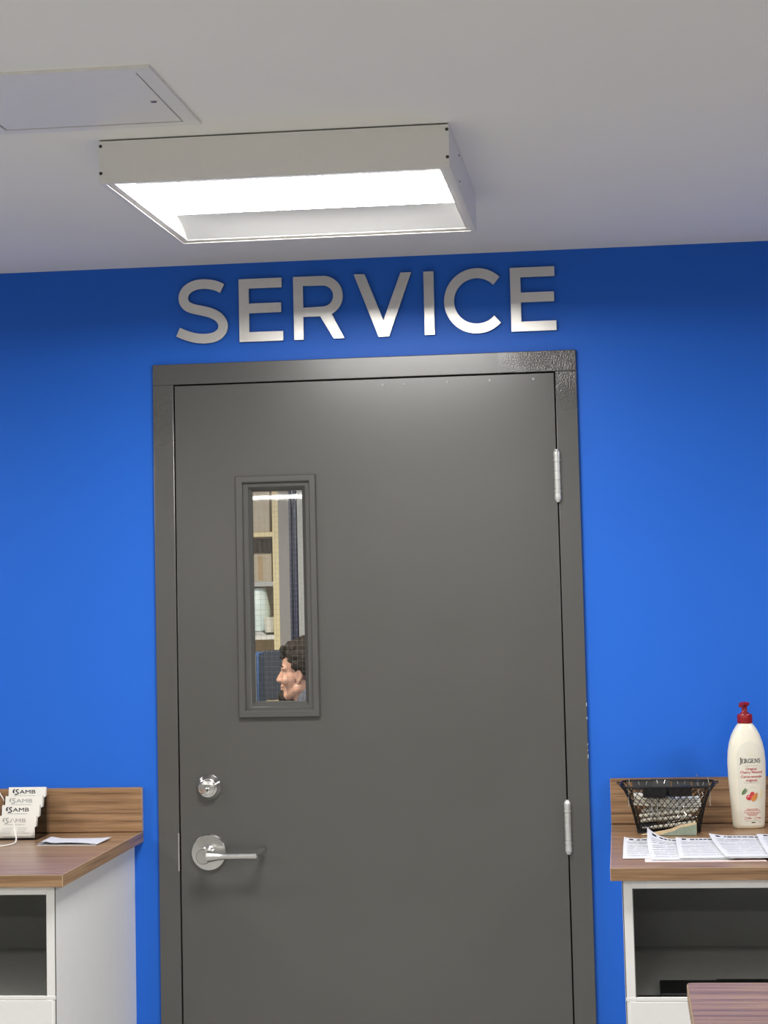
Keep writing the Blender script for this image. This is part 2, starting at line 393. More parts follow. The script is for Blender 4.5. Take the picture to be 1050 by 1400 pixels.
# deadbolt
db = part('deadbolt', MB().lathe([(0.0300,0),(0.0300,-0.004),(0.0285,-0.006),(0.0225,-0.017),(0.0215,-0.0185),(0.0190,-0.0190),(0.0185,-0.0175),(0.0176,-0.0175)], (0.0703, LY, 1.1768), 'y', 48), 'chrome', door, smooth=True, angle=50)
cy = part('cylinder_face', MB().lathe([(0.0176,0),(0.0176,-0.0012),(0.0168,-0.0016)], (0.0697, LY-0.0172, 1.1757), 'y', 40), 'steel', db, smooth=True)
part('key_plug', MB().lathe([(0.0072,0),(0.0072,-0.0018),(0.0062,-0.0022)], (0.0697, LY-0.0180, 1.1707), 'y', 28), 'chrome', db, smooth=True)
part('keyway', MB().lathe([(0.0019,0),(0.0019,-0.0004)], (0.0697, LY-0.0202, 1.1718), 'y', 12).box(0.0690, 0.0706, LY-0.0206, LY-0.0202, 1.1672, 1.1718), 'blackgap', db)
part('maker_stamp', MB().box(0.0615, 0.0775, LY-0.0189, LY-0.0186, 1.1800, 1.1832), 'chrome', db)
# lever handle
lv = part('lever_handle', MB().lathe([(0.0430,0),(0.0432,-0.003),(0.0420,-0.007),(0.0405,-0.0092),(0.030,-0.0098),(0.016,-0.0105)], (0.0686, LY, 1.0245), 'y', 56), 'steel', door, smooth=True, angle=40)
part('neck', MB().lathe([(0.0165,-0.010),(0.0150,-0.016),(0.0115,-0.020),(0.0105,-0.03),(0.0105,-0.055)], (0.0686, LY, 1.0255), 'y', 28), 'chrome', lv, smooth=True)
lp = [(0.0686, LY-0.062, 1.0235),(0.09, LY-0.062, 1.0235)] 
lever = MB().lathe([(0.0155,-0.050),(0.0175,-0.053),(0.0175,-0.067),(0.0160,-0.0695)], (0.0686, LY, 1.0235), 'y', 32)
path = [Vector((0.076+0.1175*k/12, LY-0.061, 1.0235)) for k in range(13)]; rr = []
for p in path:
    t = (p.x-0.076)/0.1135; rr.append(0.0135 if t < 0.05 else (0.0135-(0.0135-0.0078)*min(1,(t-0.05)/0.25)))
lever.tube(path, rr, 18)
lever.tube([(0.1890, LY-0.0625, 1.0235),(0.1945, LY-0.038, 1.0262),(0.2000, LY-0.012, 1.0292)], [0.0074,0.0074,0.0070], 18)
part('lever', lever, 'steel', lv, smooth=True, angle=50)

# ------------------------------------------------------------------ letters over the door
Z0, Z1, H = 2.2350, 2.3880, 0.1530
T = 0.0236
def letterE(x0, x1):
    w_ = x1-x0
    m1 = Z1-0.47*H+T/2; m0 = m1-T
    return [[(x0,Z0),(x1,Z0),(x1,Z0+T),(x0+T+0.001,Z0+T),(x0+T+0.001,m0),(x0+0.965*w_,m0),(x0+0.965*w_,m1),(x0+T+0.001,m1),(x0+T+0.001,Z1-T),(x0+0.985*w_,Z1-T),(x0+0.985*w_,Z1),(x0,Z1)]]
S_pts = [(0.1206,2.3671),(0.1067,2.3742),(0.0896,2.3786),(0.0708,2.3801),(0.0518,2.3773),(0.0353,2.3686),(0.026,2.3553),(0.0258,2.34),(0.0339,2.3278),(0.0492,2.3204),(0.0698,2.3153),(0.0902,2.3094),(0.1089,2.2993),(0.1198,2.2853),(0.1213,2.2717),(0.1151,2.2593),(0.1013,2.2505),(0.0841,2.2472),(0.067,2.2474),(0.0482,2.2505),(0.0277,2.2575),(0.0106,2.2653)]
rx0, rx1 = 0.2945, 0.4168; zb = Z1-0.098; rb = 0.049; xc = rx1-0.002-rb
R_out = [(rx0,Z0),(rx0+T,Z0),(rx0+T,zb),(rx0+0.525*0.1223,zb),(rx0+0.785*0.1223,Z0),(rx1,Z0),(rx0+0.765*0.1223,zb+0.0035)] + arc(xc, Z1-rb, rb, -62, 90, 18) + [(rx0,Z1)]
R_in = [(rx0+T,Z1-T+0.001),(rx0+T,zb+T-0.001)] + arc(xc, Z1-rb, rb-T, -90, 90, 14)
vx0, vx1, vs = 0.4420, 0.5812, 0.0262
vm = (vx0+vx1)/2
V_out = [(vx0,Z1),(vm-0.0128,Z0),(vm+0.0128,Z0),(vx1,Z1),(vx1-vs,Z1),(vm,Z0+0.040),(vx0+vs,Z1)]
C_out = arc(0.7365, 2.3125, 0.0785, 45, 316, 44) + arc(0.7365, 2.3125, 0.0785-T-0.0005, 318, 43, 40)
letters = [('S',[stroke(S_pts, T, 4)],'letter S, leftmost of the metal letters above the door'),
           ('E',letterE(0.1612,0.2682),'letter E between S and R, brushed metal with bright lower bar'),
           ('R',[R_out,R_in],'brushed metal letter R on the blue wall above the door'),
           ('V',[V_out],'brushed metal letter V on the blue wall above the door'),
           ('I',[[(0.6100,Z0),(0.6345,Z0),(0.6345,Z1),(0.6100,Z1)]],'brushed metal letter I, a single upright bar between V and C'),
           ('C',[C_out],'brushed metal letter C, round open letter above the door'),
           ('E',letterE(0.8168,0.9240),'last letter E right of the C, rightmost metal letter')]
for ch, loops, lab in letters:
    me = curve_mesh(loops, 0.008, 0.0004)
    tag(link('sign_letter', me, 'letter', None, (0, -0.0015, 0)), lab, 'letter', 'metal letters spelling SERVICE over the door')

# ------------------------------------------------------------------ ceiling light
def make_light(lensmat, label, group=None):
    W2, D2, HH = 0.30495, 0.30225, 0.0767
    r = thing('ceiling_light', label, 'light', (0.48325, -0.98955, CEIL), 0, group)
    b = -HH
    part('front_panel', MB().box(-W2, W2, -D2, -D2+0.0015, b, -0.0025), 'lightwhite', r, bevel=0.0004)
    part('back_panel', MB().box(-W2, W2, D2-0.0015, D2, b, -0.0025), 'lightwhite', r, bevel=0.0004)
    for s in (-1, 1):
        x0, x1 = sorted((s*W2, s*(W2-0.0015)))
        part('side_panel', MB().box(x0, x1, -D2+0.0016, D2-0.0016, b, -0.0008), 'lightwhite', r, bevel=0.0004)
    lip = 0.010
    part('lip', MB().box(-W2+0.0015, W2-0.0015, -D2+0.0015, -D2+lip, b, b+0.0012).box(-W2+0.0015, W2-0.0015, D2-lip, D2-0.0015, b, b+0.0012)
         .box(-W2+0.0015, -W2+lip, -D2+lip, D2-lip, b, b+0.0012).box(W2-lip, W2-0.0015, -D2+lip, D2-lip, b, b+0.0012), 'lightwhite', r)
    z0 = b+0.004
    part('flange', MB().box(-W2+0.002, W2-0.002, -D2+0.002, -D2+0.022, z0, z0+0.001).box(-W2+0.002, W2-0.002, D2-0.022, D2-0.002, z0, z0+0.001)
         .box(-W2+0.002, -W2+0.020, -D2+0.022, D2-0.022, z0, z0+0.001).box(W2-0.020, W2-0.002, -D2+0.022, D2-0.022, z0, z0+0.001), 'lightwhite', r)
    xe = W2-0.020; ye = D2-0.022; yl = 0.143; zl = b+0.030
    for s in (-1, 1):
        def fn(u, v, s=s):
            yy = s*(ye+(yl-ye)*v); zz = z0+0.001+(zl-z0-0.001)*math.sin(v*PI/2)
            return ((2*u-1)*xe, yy, zz)
        part('reflector', MB().grid(fn, 1, 10, flip=(s > 0)), 'reflector', r, smooth=True)
        part('end_plate', MB().add([(s*xe,-ye,z0+0.001),(s*xe,ye,z0+0.001),(s*(xe-0.010),ye,zl+0.004),(s*(xe-0.010),-ye,zl+0.004)], [(0,1,2,3)]), 'reflector', r)
    def lf(u, v):
        return ((2*u-1)*xe, yl*(2*v-1), zl-0.006*math.sin(v*PI))
    part('lens', MB().grid(lf, 1, 12, flip=True), lensmat, r, smooth=True)
    part('housing', MB().box(-xe-0.012, xe+0.012, -ye-0.012, ye+0.012, zl+0.005, -0.004).box(-xe-0.012, -xe-0.011, -ye, ye, z0+0.0015, zl+0.005).box(xe+0.011, xe+0.012, -ye, ye, z0+0.0015, zl+0.005)
         .box(-xe, xe, -ye-0.012, -ye-0.011, z0+0.0015, zl+0.005).box(-xe, xe, ye+0.011, ye+0.012, z0+0.0015, zl+0.005), 'lightwhite', r)
    for s in (-1, 1):
        for z in (-0.0113, -0.059):
            part('screw', MB().lathe([(0.0030,0),(0.0028,-0.0008),(0.0015,-0.0014)], (s*(W2-0.0032), -D2, z), 'y', 12), 'dark_screw', r, smooth=True)
            part('screw', MB().lathe([(0.0020,0),(0.0018,0.0008*s),(0.001,0.0014*s)], (s*W2, -0.1, z), 'x', 10), 'dark_screw', r, smooth=True)
    return r
light = make_light('lens', 'square white boxed ceiling light above the service door')
GRP = 'ceiling lights of the shop behind the camera'
rows_ = ((-0.99,'beside the service door light, along the blue wall'), (-3.85,'in the second row from the blue wall'), (-6.0,'in the third row from the blue wall'), (-9.7,'in the last row from the blue wall'))
cols_ = ((-1.65,'left'), (0.50,'middle'), (2.62,'right'))
for yy, rl in rows_:
    for xx, cl in cols_:
        if (yy, cl) in ((-0.99,'middle'), (-9.7,'left')): continue
        c = copy_tree(light); c.location = (xx, yy, CEIL); c['label'] = 'square ceiling light on the %s %s' % (cl, rl); c['group'] = GRP
sl_ = thing('strip_light', 'long slim ceiling strip light at the far left of the shop', 'light', (-1.834, -11.33, CEIL))
part('housing', MB().box(-0.62, 0.62, -0.045, 0.045, -0.026, 0), 'lightwhite', sl_, bevel=0.002)
part('lens', MB().tube([(-0.61,0,-0.040),(0.61,0,-0.040)], 0.0105, 14), 'lens', sl_, smooth=True)
for x_ in (-0.615, 0.615): part('end_cap', MB().box(x_-0.006, x_+0.006, -0.03, 0.03, -0.060, -0.02), 'lightwhite', sl_, bevel=0.002)
lb = make_light('backlens', 'square boxed ceiling light in the room behind the door'); lb.location = (-1.25, 1.35, CEIL)
for x, y, l_ in ((0.45,1.35,'added unseen ceiling light brightening the back room, right of its front row'),(-0.9,2.75,'added unseen ceiling light brightening the back room over the workbench')):  # further unseen lamps, added to brighten the back room
    c = copy_tree(lb); c.location = (x, y, CEIL); c['label'] = l_

# ------------------------------------------------------------------ ceiling access panel
ap = thing('access_panel', 'flush metal access panel in the ceiling beside the light', 'access panel', (0.2035, -1.560, CEIL))
h = 0.1775
fm = MB()
for (x0, x1, y0, y1) in ((-h,h,-h,-h+0.025),(-h,h,h-0.025,h),(-h,-h+0.025,-h+0.025,h-0.025),(h-0.025,h,-h+0.025,h-0.025)):
    fm.box(x0, x1, y0, y1, -0.005, 0)
part('flange', fm, 'lightwhite', ap)
g = h-0.0282
dp = part('panel_door', MB().box(-g, g, -g, g, -0.0042, 0), 'lightwhite', ap, bevel=0.0006)
part('lock', MB().lathe([(0.0055,0.0),(0.0055,-0.0012),(0.004,-0.0018)], (0.136, 0.016, -0.0042), 'z', 18), 'steel', dp, smooth=True)
part('lock_slot', MB().box(0.1325, 0.1395, 0.0152, 0.0168, -0.0065, -0.0058), 'blackgap', dp)
part('gap_shadow_strip', MB().box(-g-0.0032, -g, -g, g, -0.0005, 0).box(g, g+0.0032, -g, g, -0.0005, 0).box(-g, g, -g-0.0032, -g, -0.0005, 0).box(-g, g, g, g+0.0032, -0.0005, 0), 'blackgap', ap)  # thin black strips paint the shade inside the gap

# ------------------------------------------------------------------ counters
def counter(xa, xb, side, z, d, bs, labels):
    """cabinet from xa (door side) to xb; side=-1 goes left, +1 right"""
    t = 0.025; s = side
    def bx(x0, x1, *r):
        a, b = sorted((x0, x1)); return MB().box(a, b, *r)
    wt = thing('worktop', labels[0], 'worktop', (0, 0, 0))
    xo = xa - s*0.0215
    sl = part('slab', bx(xo, xb, -d, 0, z-t, z), 'wood', wt, bevel=0.0012)
    part('edge_band', bx(xo-s*0.0004, xo, -d+0.001, -0.0005, z-t+0.0008, z-0.0012), 'wood_across', wt)
    part('edge_strip', bx(xo-s*0.0002, xb, -d-0.0003, -d+0.0012, z-0.0014, z+0.0001), 'woodedge', wt)
    part('edge_strip', bx(xo-s*0.0005, xo+s*0.0010, -d-0.0003, -0.0005, z-0.0012, z+0.0001), 'woodedge', wt)
    part('edge_strip', bx(xo-s*0.0005, xo+s*0.0010, -d-0.0004, -d+0.0010, z-t, z), 'woodedge', wt)
    bp = part('backsplash', bx(xo, xb, -0.0145, 0, z+0.0012, z+bs), 'wood', wt, bevel=0.001)
    part('edge_band', bx(xo-s*0.0006, xo, -0.0138, -0.0005, z+0.002, z+bs-0.0008), 'woodedge', wt)
    cb = thing('counter_cabinet', labels[1], 'cabinet', (0, 0, 0))
    fy = -d+0.022; zt = z-t; nz0, nz1 = 0.8125, zt-0.018
    part('side_panel', bx(xa+s*0.0021, xa+s*0.0198, fy, -0.002, 0.10, zt), 'white', cb, bevel=0.0008)
    part('end_panel', bx(xa, xa+s*0.0009, fy+0.002, -0.001, 0, zt-0.0005), 'white', cb)
    part('joint_line', bx(xa+s*0.0009, xa+s*0.0021, fy-0.0003, fy+0.01, 0.0, zt-0.0005), 'dark_screw', cb)
    part('far_side_panel', bx(xb-s*0.018, xb, fy, -0.002, 0.10, zt), 'white', cb, bevel=0.0008)
    part('top_rail', bx(xa+s*0.0198, xb-s*0.018, fy, -0.05, zt-0.018, zt-0.0005), 'white', cb, bevel=0.0006)
    part('niche_back', bx(xa+s*0.0200, xb-s*0.018, -0.060, -0.045, 0.62, zt-0.018), 'lam_shaded', cb)
    part('niche_side', bx(xa+s*0.0198, xa+s*0.0212, fy+0.003, -0.060, nz0, nz1), 'lam_shaded', cb)
    part('niche_top', bx(xa+s*0.0212, xb-s*0.018, fy+0.003, -0.060, nz1-0.0012, nz1), 'lam_shaded', cb)
    part('niche_shelf', bx(xa+s*0.0198, xb-s*0.018, fy+0.006, -0.060, nz0-0.016, nz0), 'lam_lit', cb)
    part('shelf_edge', bx(xa+s*0.0012, xb-s*0.0005, fy-0.001, fy+0.006, nz0+0.0075, nz0+0.0145), 'white', cb, bevel=0.0006)
    df = part('drawer_front', bx(xa+s*0.0078, xb-s*0.006, fy-0.002, fy+0.016, 0.46, nz0+0.0065), 'white', cb, bevel=0.001)
    part('drawer_front', bx(xa+s*0.0078, xb-s*0.006, fy-0.002, fy+0.016, 0.11, 0.4565), 'white', cb, bevel=0.001)
    part('plinth', bx(xa+s*0.003, xb, fy+0.06, fy+0.075, 0.0, 0.10), 'white', cb)
    return wt, cb
counter(-0.1146, -1.25, -1, 1.0735, 0.652, 0.1046, ('walnut worktop with backsplash left of the grey door', 'white cabinet with dark open niche left of the grey door'))
counter(1.0375, 2.25, 1, 1.0805, 0.6676, 0.1043, ('walnut worktop with backsplash right of the door, under basket and bottle', 'white cabinet with dark open niche right of the grey door'))
ZL, ZR = 1.0735, 1.0805

# black tray in the right niche
tr = thing('document_tray', 'flat black tray lying in the niche of the right cabinet', 'tray', (1.30, -0.53, 0.8125))
part('black_front_strip', MB().box(-0.238, 0.30, -0.085, -0.045, 0, 0.004), 'black', tr, bevel=0.001)  # thin black strip along the niche front, reaching left past the tray
part('tray_body', MB().box(-0.193, 0.30, -0.070, 0.055, 0.0042, 0.0125), 'black', tr, bevel=0.002)
part('raised_lid', MB().box(-0.078, 0.29, -0.060, 0.052, 0.0125, 0.0150), 'black', tr, bevel=0.001)

# foreground table
tb = thing('table', 'walnut topped table in the lower right foreground', 'table', (1.1285, -1.672, 0))
tz = 1.0731
def rrect(x0, x1, y0, y1, r, n=6):
    return arc(x1-r, y1-r, r, 0, 90, n)+arc(x0+r, y1-r, r, 90, 180, n)+arc(x0+r, y0+r, r, 180, 270, n)+arc(x1-r, y0+r, r, 270, 360, n)
def slab(loop, z0, z1):
    n = len(loop); mb = MB(); mb.v = [(x,y,z0) for x,y in loop]+[(x,y,z1) for x,y in loop]
    mb.f = [tuple(reversed(range(n))), tuple(range(n,2*n))]+[(i,(i+1)%n,n+(i+1)%n,n+i) for i in range(n)]; return mb
part('table_top', slab(rrect(0.0012, 1.2, -0.70, -0.0012, 0.006), tz-0.026, tz), 'wood', tb, bevel=0.0006)
part('edge_band', slab(rrect(0, 1.2012, -0.7012, 0, 0.007), tz-0.0255, tz-0.0016), 'woodedge', tb, bevel=0.0008)
part('modesty_panel', MB().box(0.03, 1.17, -0.06, -0.042, 0.12, tz-0.026), 'white', tb, bevel=0.001)
for x0, x1 in ((0.03,0.05),(1.15,1.17)):
    part('leg_panel', MB().box(x0, x1, -0.66, -0.06, 0, tz-0.026), 'white', tb, bevel=0.001)

# ------------------------------------------------------------------ card holder with business cards (left worktop)
CHX, CHZ = -0.4085, ZL            # left edge of the cards
ch = thing('card_holder', 'clear stepped acrylic business card holder on the left worktop', 'card holder', (CHX-0.003, -0.02, CHZ))
cw = 0.0945; th = 0.0018
tiers = [(-0.022, 0.060), (-0.047, 0.042), (-0.072, 0.024), (-0.097, 0.0022)]   # y of card foot (local), z of card foot
part('base', MB().box(0, cw+0.004, -0.116, -0.004, 0, 0.0018), 'acrylic', ch)
def sidep(x0):
    lp = [(-0.004,0.0),(-0.116,0.0),(-0.118,0.030),(-0.094,0.031),(-0.094,0.050),(-0.070,0.051),(-0.070,0.069),(-0.045,0.070),(-0.044,0.090),(-0.004,0.093)]
    n = len(lp); mb = MB(); mb.v = [(x0,y,z) for y,z in lp]+[(x0+th,y,z) for y,z in lp]
    mb.f = [tuple(range(n)), tuple(reversed(range(n,2*n)))]+[(i,(i+1)%n,n+(i+1)%n,n+i) for i in range(n)]; return mb
part('side', sidep(0.0), 'acrylic', ch); part('side', sidep(cw+0.004-th), 'acrylic', ch)
part('back', MB().box(th, cw+0.004-th, -0.0045, -0.003, 0, 0.093), 'acrylic', ch)
for (y, z) in tiers:
    part('step', MB().box(th, cw+0.002, y-0.012, y+0.004, z-0.0018 if z > 0.005 else 0.0018, z if z > 0.005 else 0.0022), 'acrylic', ch)
    part('front_lip', MB().box(th, cw+0.002, y-0.0155, y-0.0140, z, z+0.016), 'acrylic', ch)
def card_stack(i, y, z, dark, label):
    t = thing('business_card_stack', label, 'business cards', (CHX+0.001, -0.02+y, CHZ+z+(0.0005 if z > 0.005 else 0.0004)), 0, 'business cards in the acrylic holder')
    t.rotation_euler = (math.radians(-9), 0, 0)
    W, Hc = 0.0905, 0.0508
    part('cards', MB().box(0, W, -0.009, 0.0, 0, Hc), 'card', t, bevel=0.0003)
    ink = 'ink' if dark else 'greyink'; yy = -0.0093
    def flat(vs, fs): return MB().add([(x, yy, z_) for x, z_ in vs], fs)
    vs, fs = text_loops('AMB', 0.0122, 1.6, 0.0, 'LEFT')
    pm_ = flat([(x+0.0265, z_+0.0392) for x, z_ in vs], fs)
    for dx, dz in ((0.0004,0.0), (0.0,0.0003), (0.0004,0.0003)): yy -= 0.00002; q_ = flat([(x+0.0265+dx, z_+0.0392+dz) for x, z_ in vs], fs); pm_.add(q_.v, q_.f)
    part('print', pm_, ink, t)
    em = arc(0.0155, 0.0410, 0.0058, 95, 235, 10)+arc(0.0190, 0.0414, 0.0052, 215, 115, 10)
    part('emblem', flat(em, [tuple(range(len(em)))]), ink, t)
    for pts, ww in (([(0.0245,0.0452),(0.0195,0.0445),(0.0182,0.0418),(0.0215,0.0395),(0.0238,0.0372),(0.0215,0.0345),(0.0150,0.0340)], 0.0026),):
        lp = stroke(pts, ww, 4); n = len(lp)//2
        part('emblem', flat(lp, [(k, k+1, 2*n-2-k, 2*n-1-k) for k in range(n-1)]), ink, t)
    ln = MB()
    x = 0.0135
    rnd = random.Random(i)
    while x < 0.062:
        l = rnd.uniform(0.002, 0.007); ln.add([(x,yy,0.0301),(x+l,yy,0.0301),(x+l,yy,0.0314),(x,yy,0.0314)], [(0,1,2,3)]); x += l+0.0012
    part('tagline', ln, 'greyink', t)
    dl = MB()
    for zz in (0.0225, 0.0185, 0.0145, 0.0105):
        for xa, xb in ((0.010, rnd.uniform(0.024, 0.036)), (0.047, rnd.uniform(0.062, 0.076))):
            dl.add([(xa,yy,zz),(xb,yy,zz),(xb,yy,zz+0.0009),(xa,yy,zz+0.0009)], [(0,1,2,3)])
    part('address_lines', dl, 'paleink', t)
labs = ['business cards in the top rear tier of the acrylic holder, black logo', 'business cards in the second tier from the top, grey logo',
        'business cards in the third tier from the top, black logo', 'business cards in the lowest front tier, grey logo and address lines']
for i, (y, z) in enumerate(tiers): card_stack(i, y, z, i % 2 == 0, labs[i])
cpts = [(-0.80,-0.16,1.0752),(-0.72,-0.13,1.0752),(-0.65,-0.09,1.092),(-0.59,-0.05,1.145),(-0.54,-0.028,1.190),(-0.49,-0.020,1.207),(-0.456,-0.019,1.193),(-0.4338,-0.0195,1.163),(-0.4200,-0.0190,1.138),(-0.412,-0.0180,1.105),(-0.418,-0.0180,1.079),(-0.45,-0.030,1.0752),(-0.50,-0.10,1.0752),(-0.50,-0.22,1.0752),
        (-0.43,-0.275,1.0752),(-0.375,-0.252,1.0752),(-0.350,-0.225,1.0752),(-0.345,-0.190,1.0757),(-0.351,-0.163,1.082),(-0.357,-0.152,1.096),(-0.361,-0.1475,1.112),(-0.366,-0.1455,1.122)]
tag(part('cord', MB().tube(spline3(cpts, 7), 0.0017, 8), 'cord', None, smooth=True), 'thin white cord curling around the acrylic card holder', 'cord')

# folded paper on the left worktop
def sheet(fn, nu=14, nv=8, t=0.0006):
    mb = MB(); top = lambda u, v: fn(u, v) + Vector((0,0,t)); 
    mb.grid(top, nu, nv); n = len(mb.v); mb.grid(fn, nu, nv, flip=True)
    def idx(i, j): return j*(nu+1)+i
    ed = [idx(i,0) for i in range(nu+1)]+[idx(nu,j) for j in range(1,nu*0+nv+1)]+[idx(i,nv) for i in range(nu-1,-1,-1)]+[idx(0,j) for j in range(nv-1,0,-1)]
    for a, b in zip(ed, ed[1:]+ed[:1]): mb.f.append((a, n+a, n+b, b))
    return mb
fp = thing('folded_paper', 'white folded paper lying beside the card holder', 'paper', (-0.21, -0.18, ZL))
def fpa(u, v):
    x = -0.0705+0.1405*u-(0.004*v if u < 0.5 else -0.002*v)-(1-v)*0.0; y = -0.052+0.100*v
    x = -0.0705+u*(0.1435-0.006*(1-v))+0.0015*v
    return Vector((x, y, 0.0006+0.004*math.exp(-((u-0.0)/0.12)**2)*v+0.010*max(0,u-0.82)**1.0*v))
def fpb(u, v):
    p = fpa(u, v); return Vector((p.x+0.002, p.y*0.97, p.z+0.0022+0.006*math.exp(-((u-0.1)/0.1)**2)*(1-v)+0.004*math.sin(u*PI)*(1-v)))
part('lower_leaf', sheet(fpa), 'paper', fp, smooth=True); part('upper_leaf', sheet(fpb), 'paper', fp, smooth=True)

# ------------------------------------------------------------------ forms fanned out on the right worktop
def form_fn(x0, w, y0, d, z, curl, cw_, skew):
    def fn(u, v):
        x = x0+w*u+skew*v; y = y0+d*v
        k = max(0, 1-u/cw_)**2*max(0, (v-0.35)/0.65)**1.6
        return Vector((x+0.25*curl*k, y-0.35*curl*k, z+curl*k+0.0022*math.sin(u*PI*1.3)*v))
    return fn
forms = [  # x0, width, y_front, depth, z, curl height, curl width, skew, pages
    (1.0405, 0.150, -0.552, 0.275, 0.0012, 0.006, 0.25, 0.002, 1),
    (1.1000, 0.160, -0.578, 0.275, 0.0024, 0.030, 0.42, -0.012, 2),
    (1.1560, 0.160, -0.575, 0.265, 0.0050, 0.005, 0.30, -0.002, 2),
    (1.2480, 0.160, -0.580, 0.285, 0.0078, 0.008, 0.35, -0.022, 3),
    (1.3300, 0.160, -0.572, 0.265, 0.0110, 0.004, 0.30, -0.004, 2)]
flabs = ['leftmost white printed form fanned out below the wire basket', 'white printed form with its corner curled up high, second from left',
         'white printed form lying flat, third from the left in the fan', 'white printed form in front of the lotion bottle, fourth from left', 'rightmost white printed form cut by the photo edge']
for i, (x0, w_, y0, d, z, cl, cw_, sk, pages) in enumerate(forms):
    t = thing('printed_form', flabs[i], 'form', (0, 0, ZR), 0, 'printed forms fanned out on the right worktop')
    for p in range(pages):
        f = form_fn(x0-0.0015*p, w_, y0-0.003*(pages-1-p), d, z-0.0011*(pages-1-p), cl*(1-0.25*(pages-1-p)), cw_, sk)
        part('page', sheet(f, 18, 14, 0.0004), 'paper', t, smooth=True)
    rnd = random.Random(40+i)
    def bar(u0, u1, v0, v1):
        mb = MB(); mb.grid(lambda a, b: f(u0+(u1-u0)*a, v0+(v1-v0)*b)+Vector((0,0,0.0012)), 6, 2); return mb
    hd = MB(); u = 0.10
    def addbar(mb, *a):
        q = bar(*a); mb.add(q.v, q.f)
    addbar(hd, 0.08, 0.14, 0.895, 0.945)
    u = 0.19
    while u < 0.80:
        l = rnd.uniform(0.03, 0.08); addbar(hd, u, u+l, 0.895, 0.935); u += l+0.015
    part('heading', hd, 'ink', t)
    ln = MB()
    for v in (0.80, 0.745, 0.69, 0.60, 0.54, 0.46, 0.38, 0.30, 0.22, 0.12):
        a = 0.06
        while a < 0.9:
            l = rnd.uniform(0.06, 0.22); addbar(ln, a, min(0.94, a+l), v, v+0.011); a += l+0.02
    o = part('text_lines', ln, 'paleink', t); o['kind'] = 'stuff'
    bx_ = MB(); addbar(bx_, 0.68, 0.9, 0.36, 0.56)
    part('shaded_box', bx_, 'paleink', t)
tag(part('carbon_sheet', sheet(lambda u, v: Vector((1.085+0.24*u, -0.594+0.24*v, 0.0002)), 4, 4, 0.0004), 'pink', None, loc=(0,0,ZR)), 'pale pink sheet peeking out under the fan of forms', 'paper')

# ------------------------------------------------------------------ lotion bottle
BT = thing('lotion_bottle', 'cream lotion bottle with red pump cap on the right worktop', 'bottle', (1.3232, -0.098, ZR), math.radians(9))
prof = [(0.0,0.0310,0.0185),(0.003,0.0342,0.0215),(0.008,0.0355,0.0228),(0.03,0.0372,0.0238),(0.07,0.0398,0.0248),(0.11,0.0421,0.0255),(0.145,0.0430,0.0258),(0.170,0.0415,0.0252),(0.190,0.0378,0.0238),(0.208,0.0318,0.0218),(0.220,0.0255,0.0198),(0.228,0.0200,0.0178),(0.232,0.0168,0.0160),(0.2335,0.015,0.015)]
def ab(z):
    for (z0, a0, b0), (z1, a1, b1) in zip(prof, prof[1:]):
        if z <= z1:
            t = (z-z0)/(z1-z0); t = max(0, min(1, t)); return a0+(a1-a0)*t, b0+(b1-b0)*t
    return prof[-1][1:]
EX = 2.35
def ring_pt(z, ang):
    a, b = ab(z); c, s_ = math.cos(ang), math.sin(ang)
    return (a*math.copysign(abs(c)**(2/EX), c), b*math.copysign(abs(s_)**(2/EX), s_), z)
mb = MB(); zs = [p[0] for p in prof]; zz = []
for z0, z1 in zip(zs, zs[1:]):
    k = max(1, int((z1-z0)/0.006)); zz += [z0+(z1-z0)*i/k for i in range(k)]
zz.append(zs[-1]); n = 56
for z in zz:
    for k in range(n): mb.v.append(ring_pt(z, 2*PI*k/n))
for j in range(len(zz)-1):
    for k in range(n): mb.f.append((j*n+k, j*n+(k+1)%n, (j+1)*n+(k+1)%n, (j+1)*n+k))
mb.f.append(tuple(reversed(range(n)))); mb.f.append(tuple((len(zz)-1)*n+k for k in range(n)))
body = part('body', mb, 'bottle', BT, smooth=True, angle=60)
def surf(x, z, off=0.0005):
    a, b = ab(z); q = max(0.0, 1-(abs(x)/a)**EX); return Vector((x, -b*q**(1/EX)-off, z))
def decal(name, vs, fs, mat, off=0.0007):
    part(name, MB().add([surf(x, z, off) for x, z in vs], fs), mat, body)
# arched label film
def lab(u, v):
    z = 0.008+v*0.187; hw = 0.0268+0.0035*v if z < 0.160 else (0.030*math.sqrt(max(0, 1-((z-0.160)/0.0352)**2)))
    return surf(0.003+(2*u-1)*hw, z, 0.00025)
part('label', MB().grid(lab, 22, 40), 'blabel', body, smooth=True)
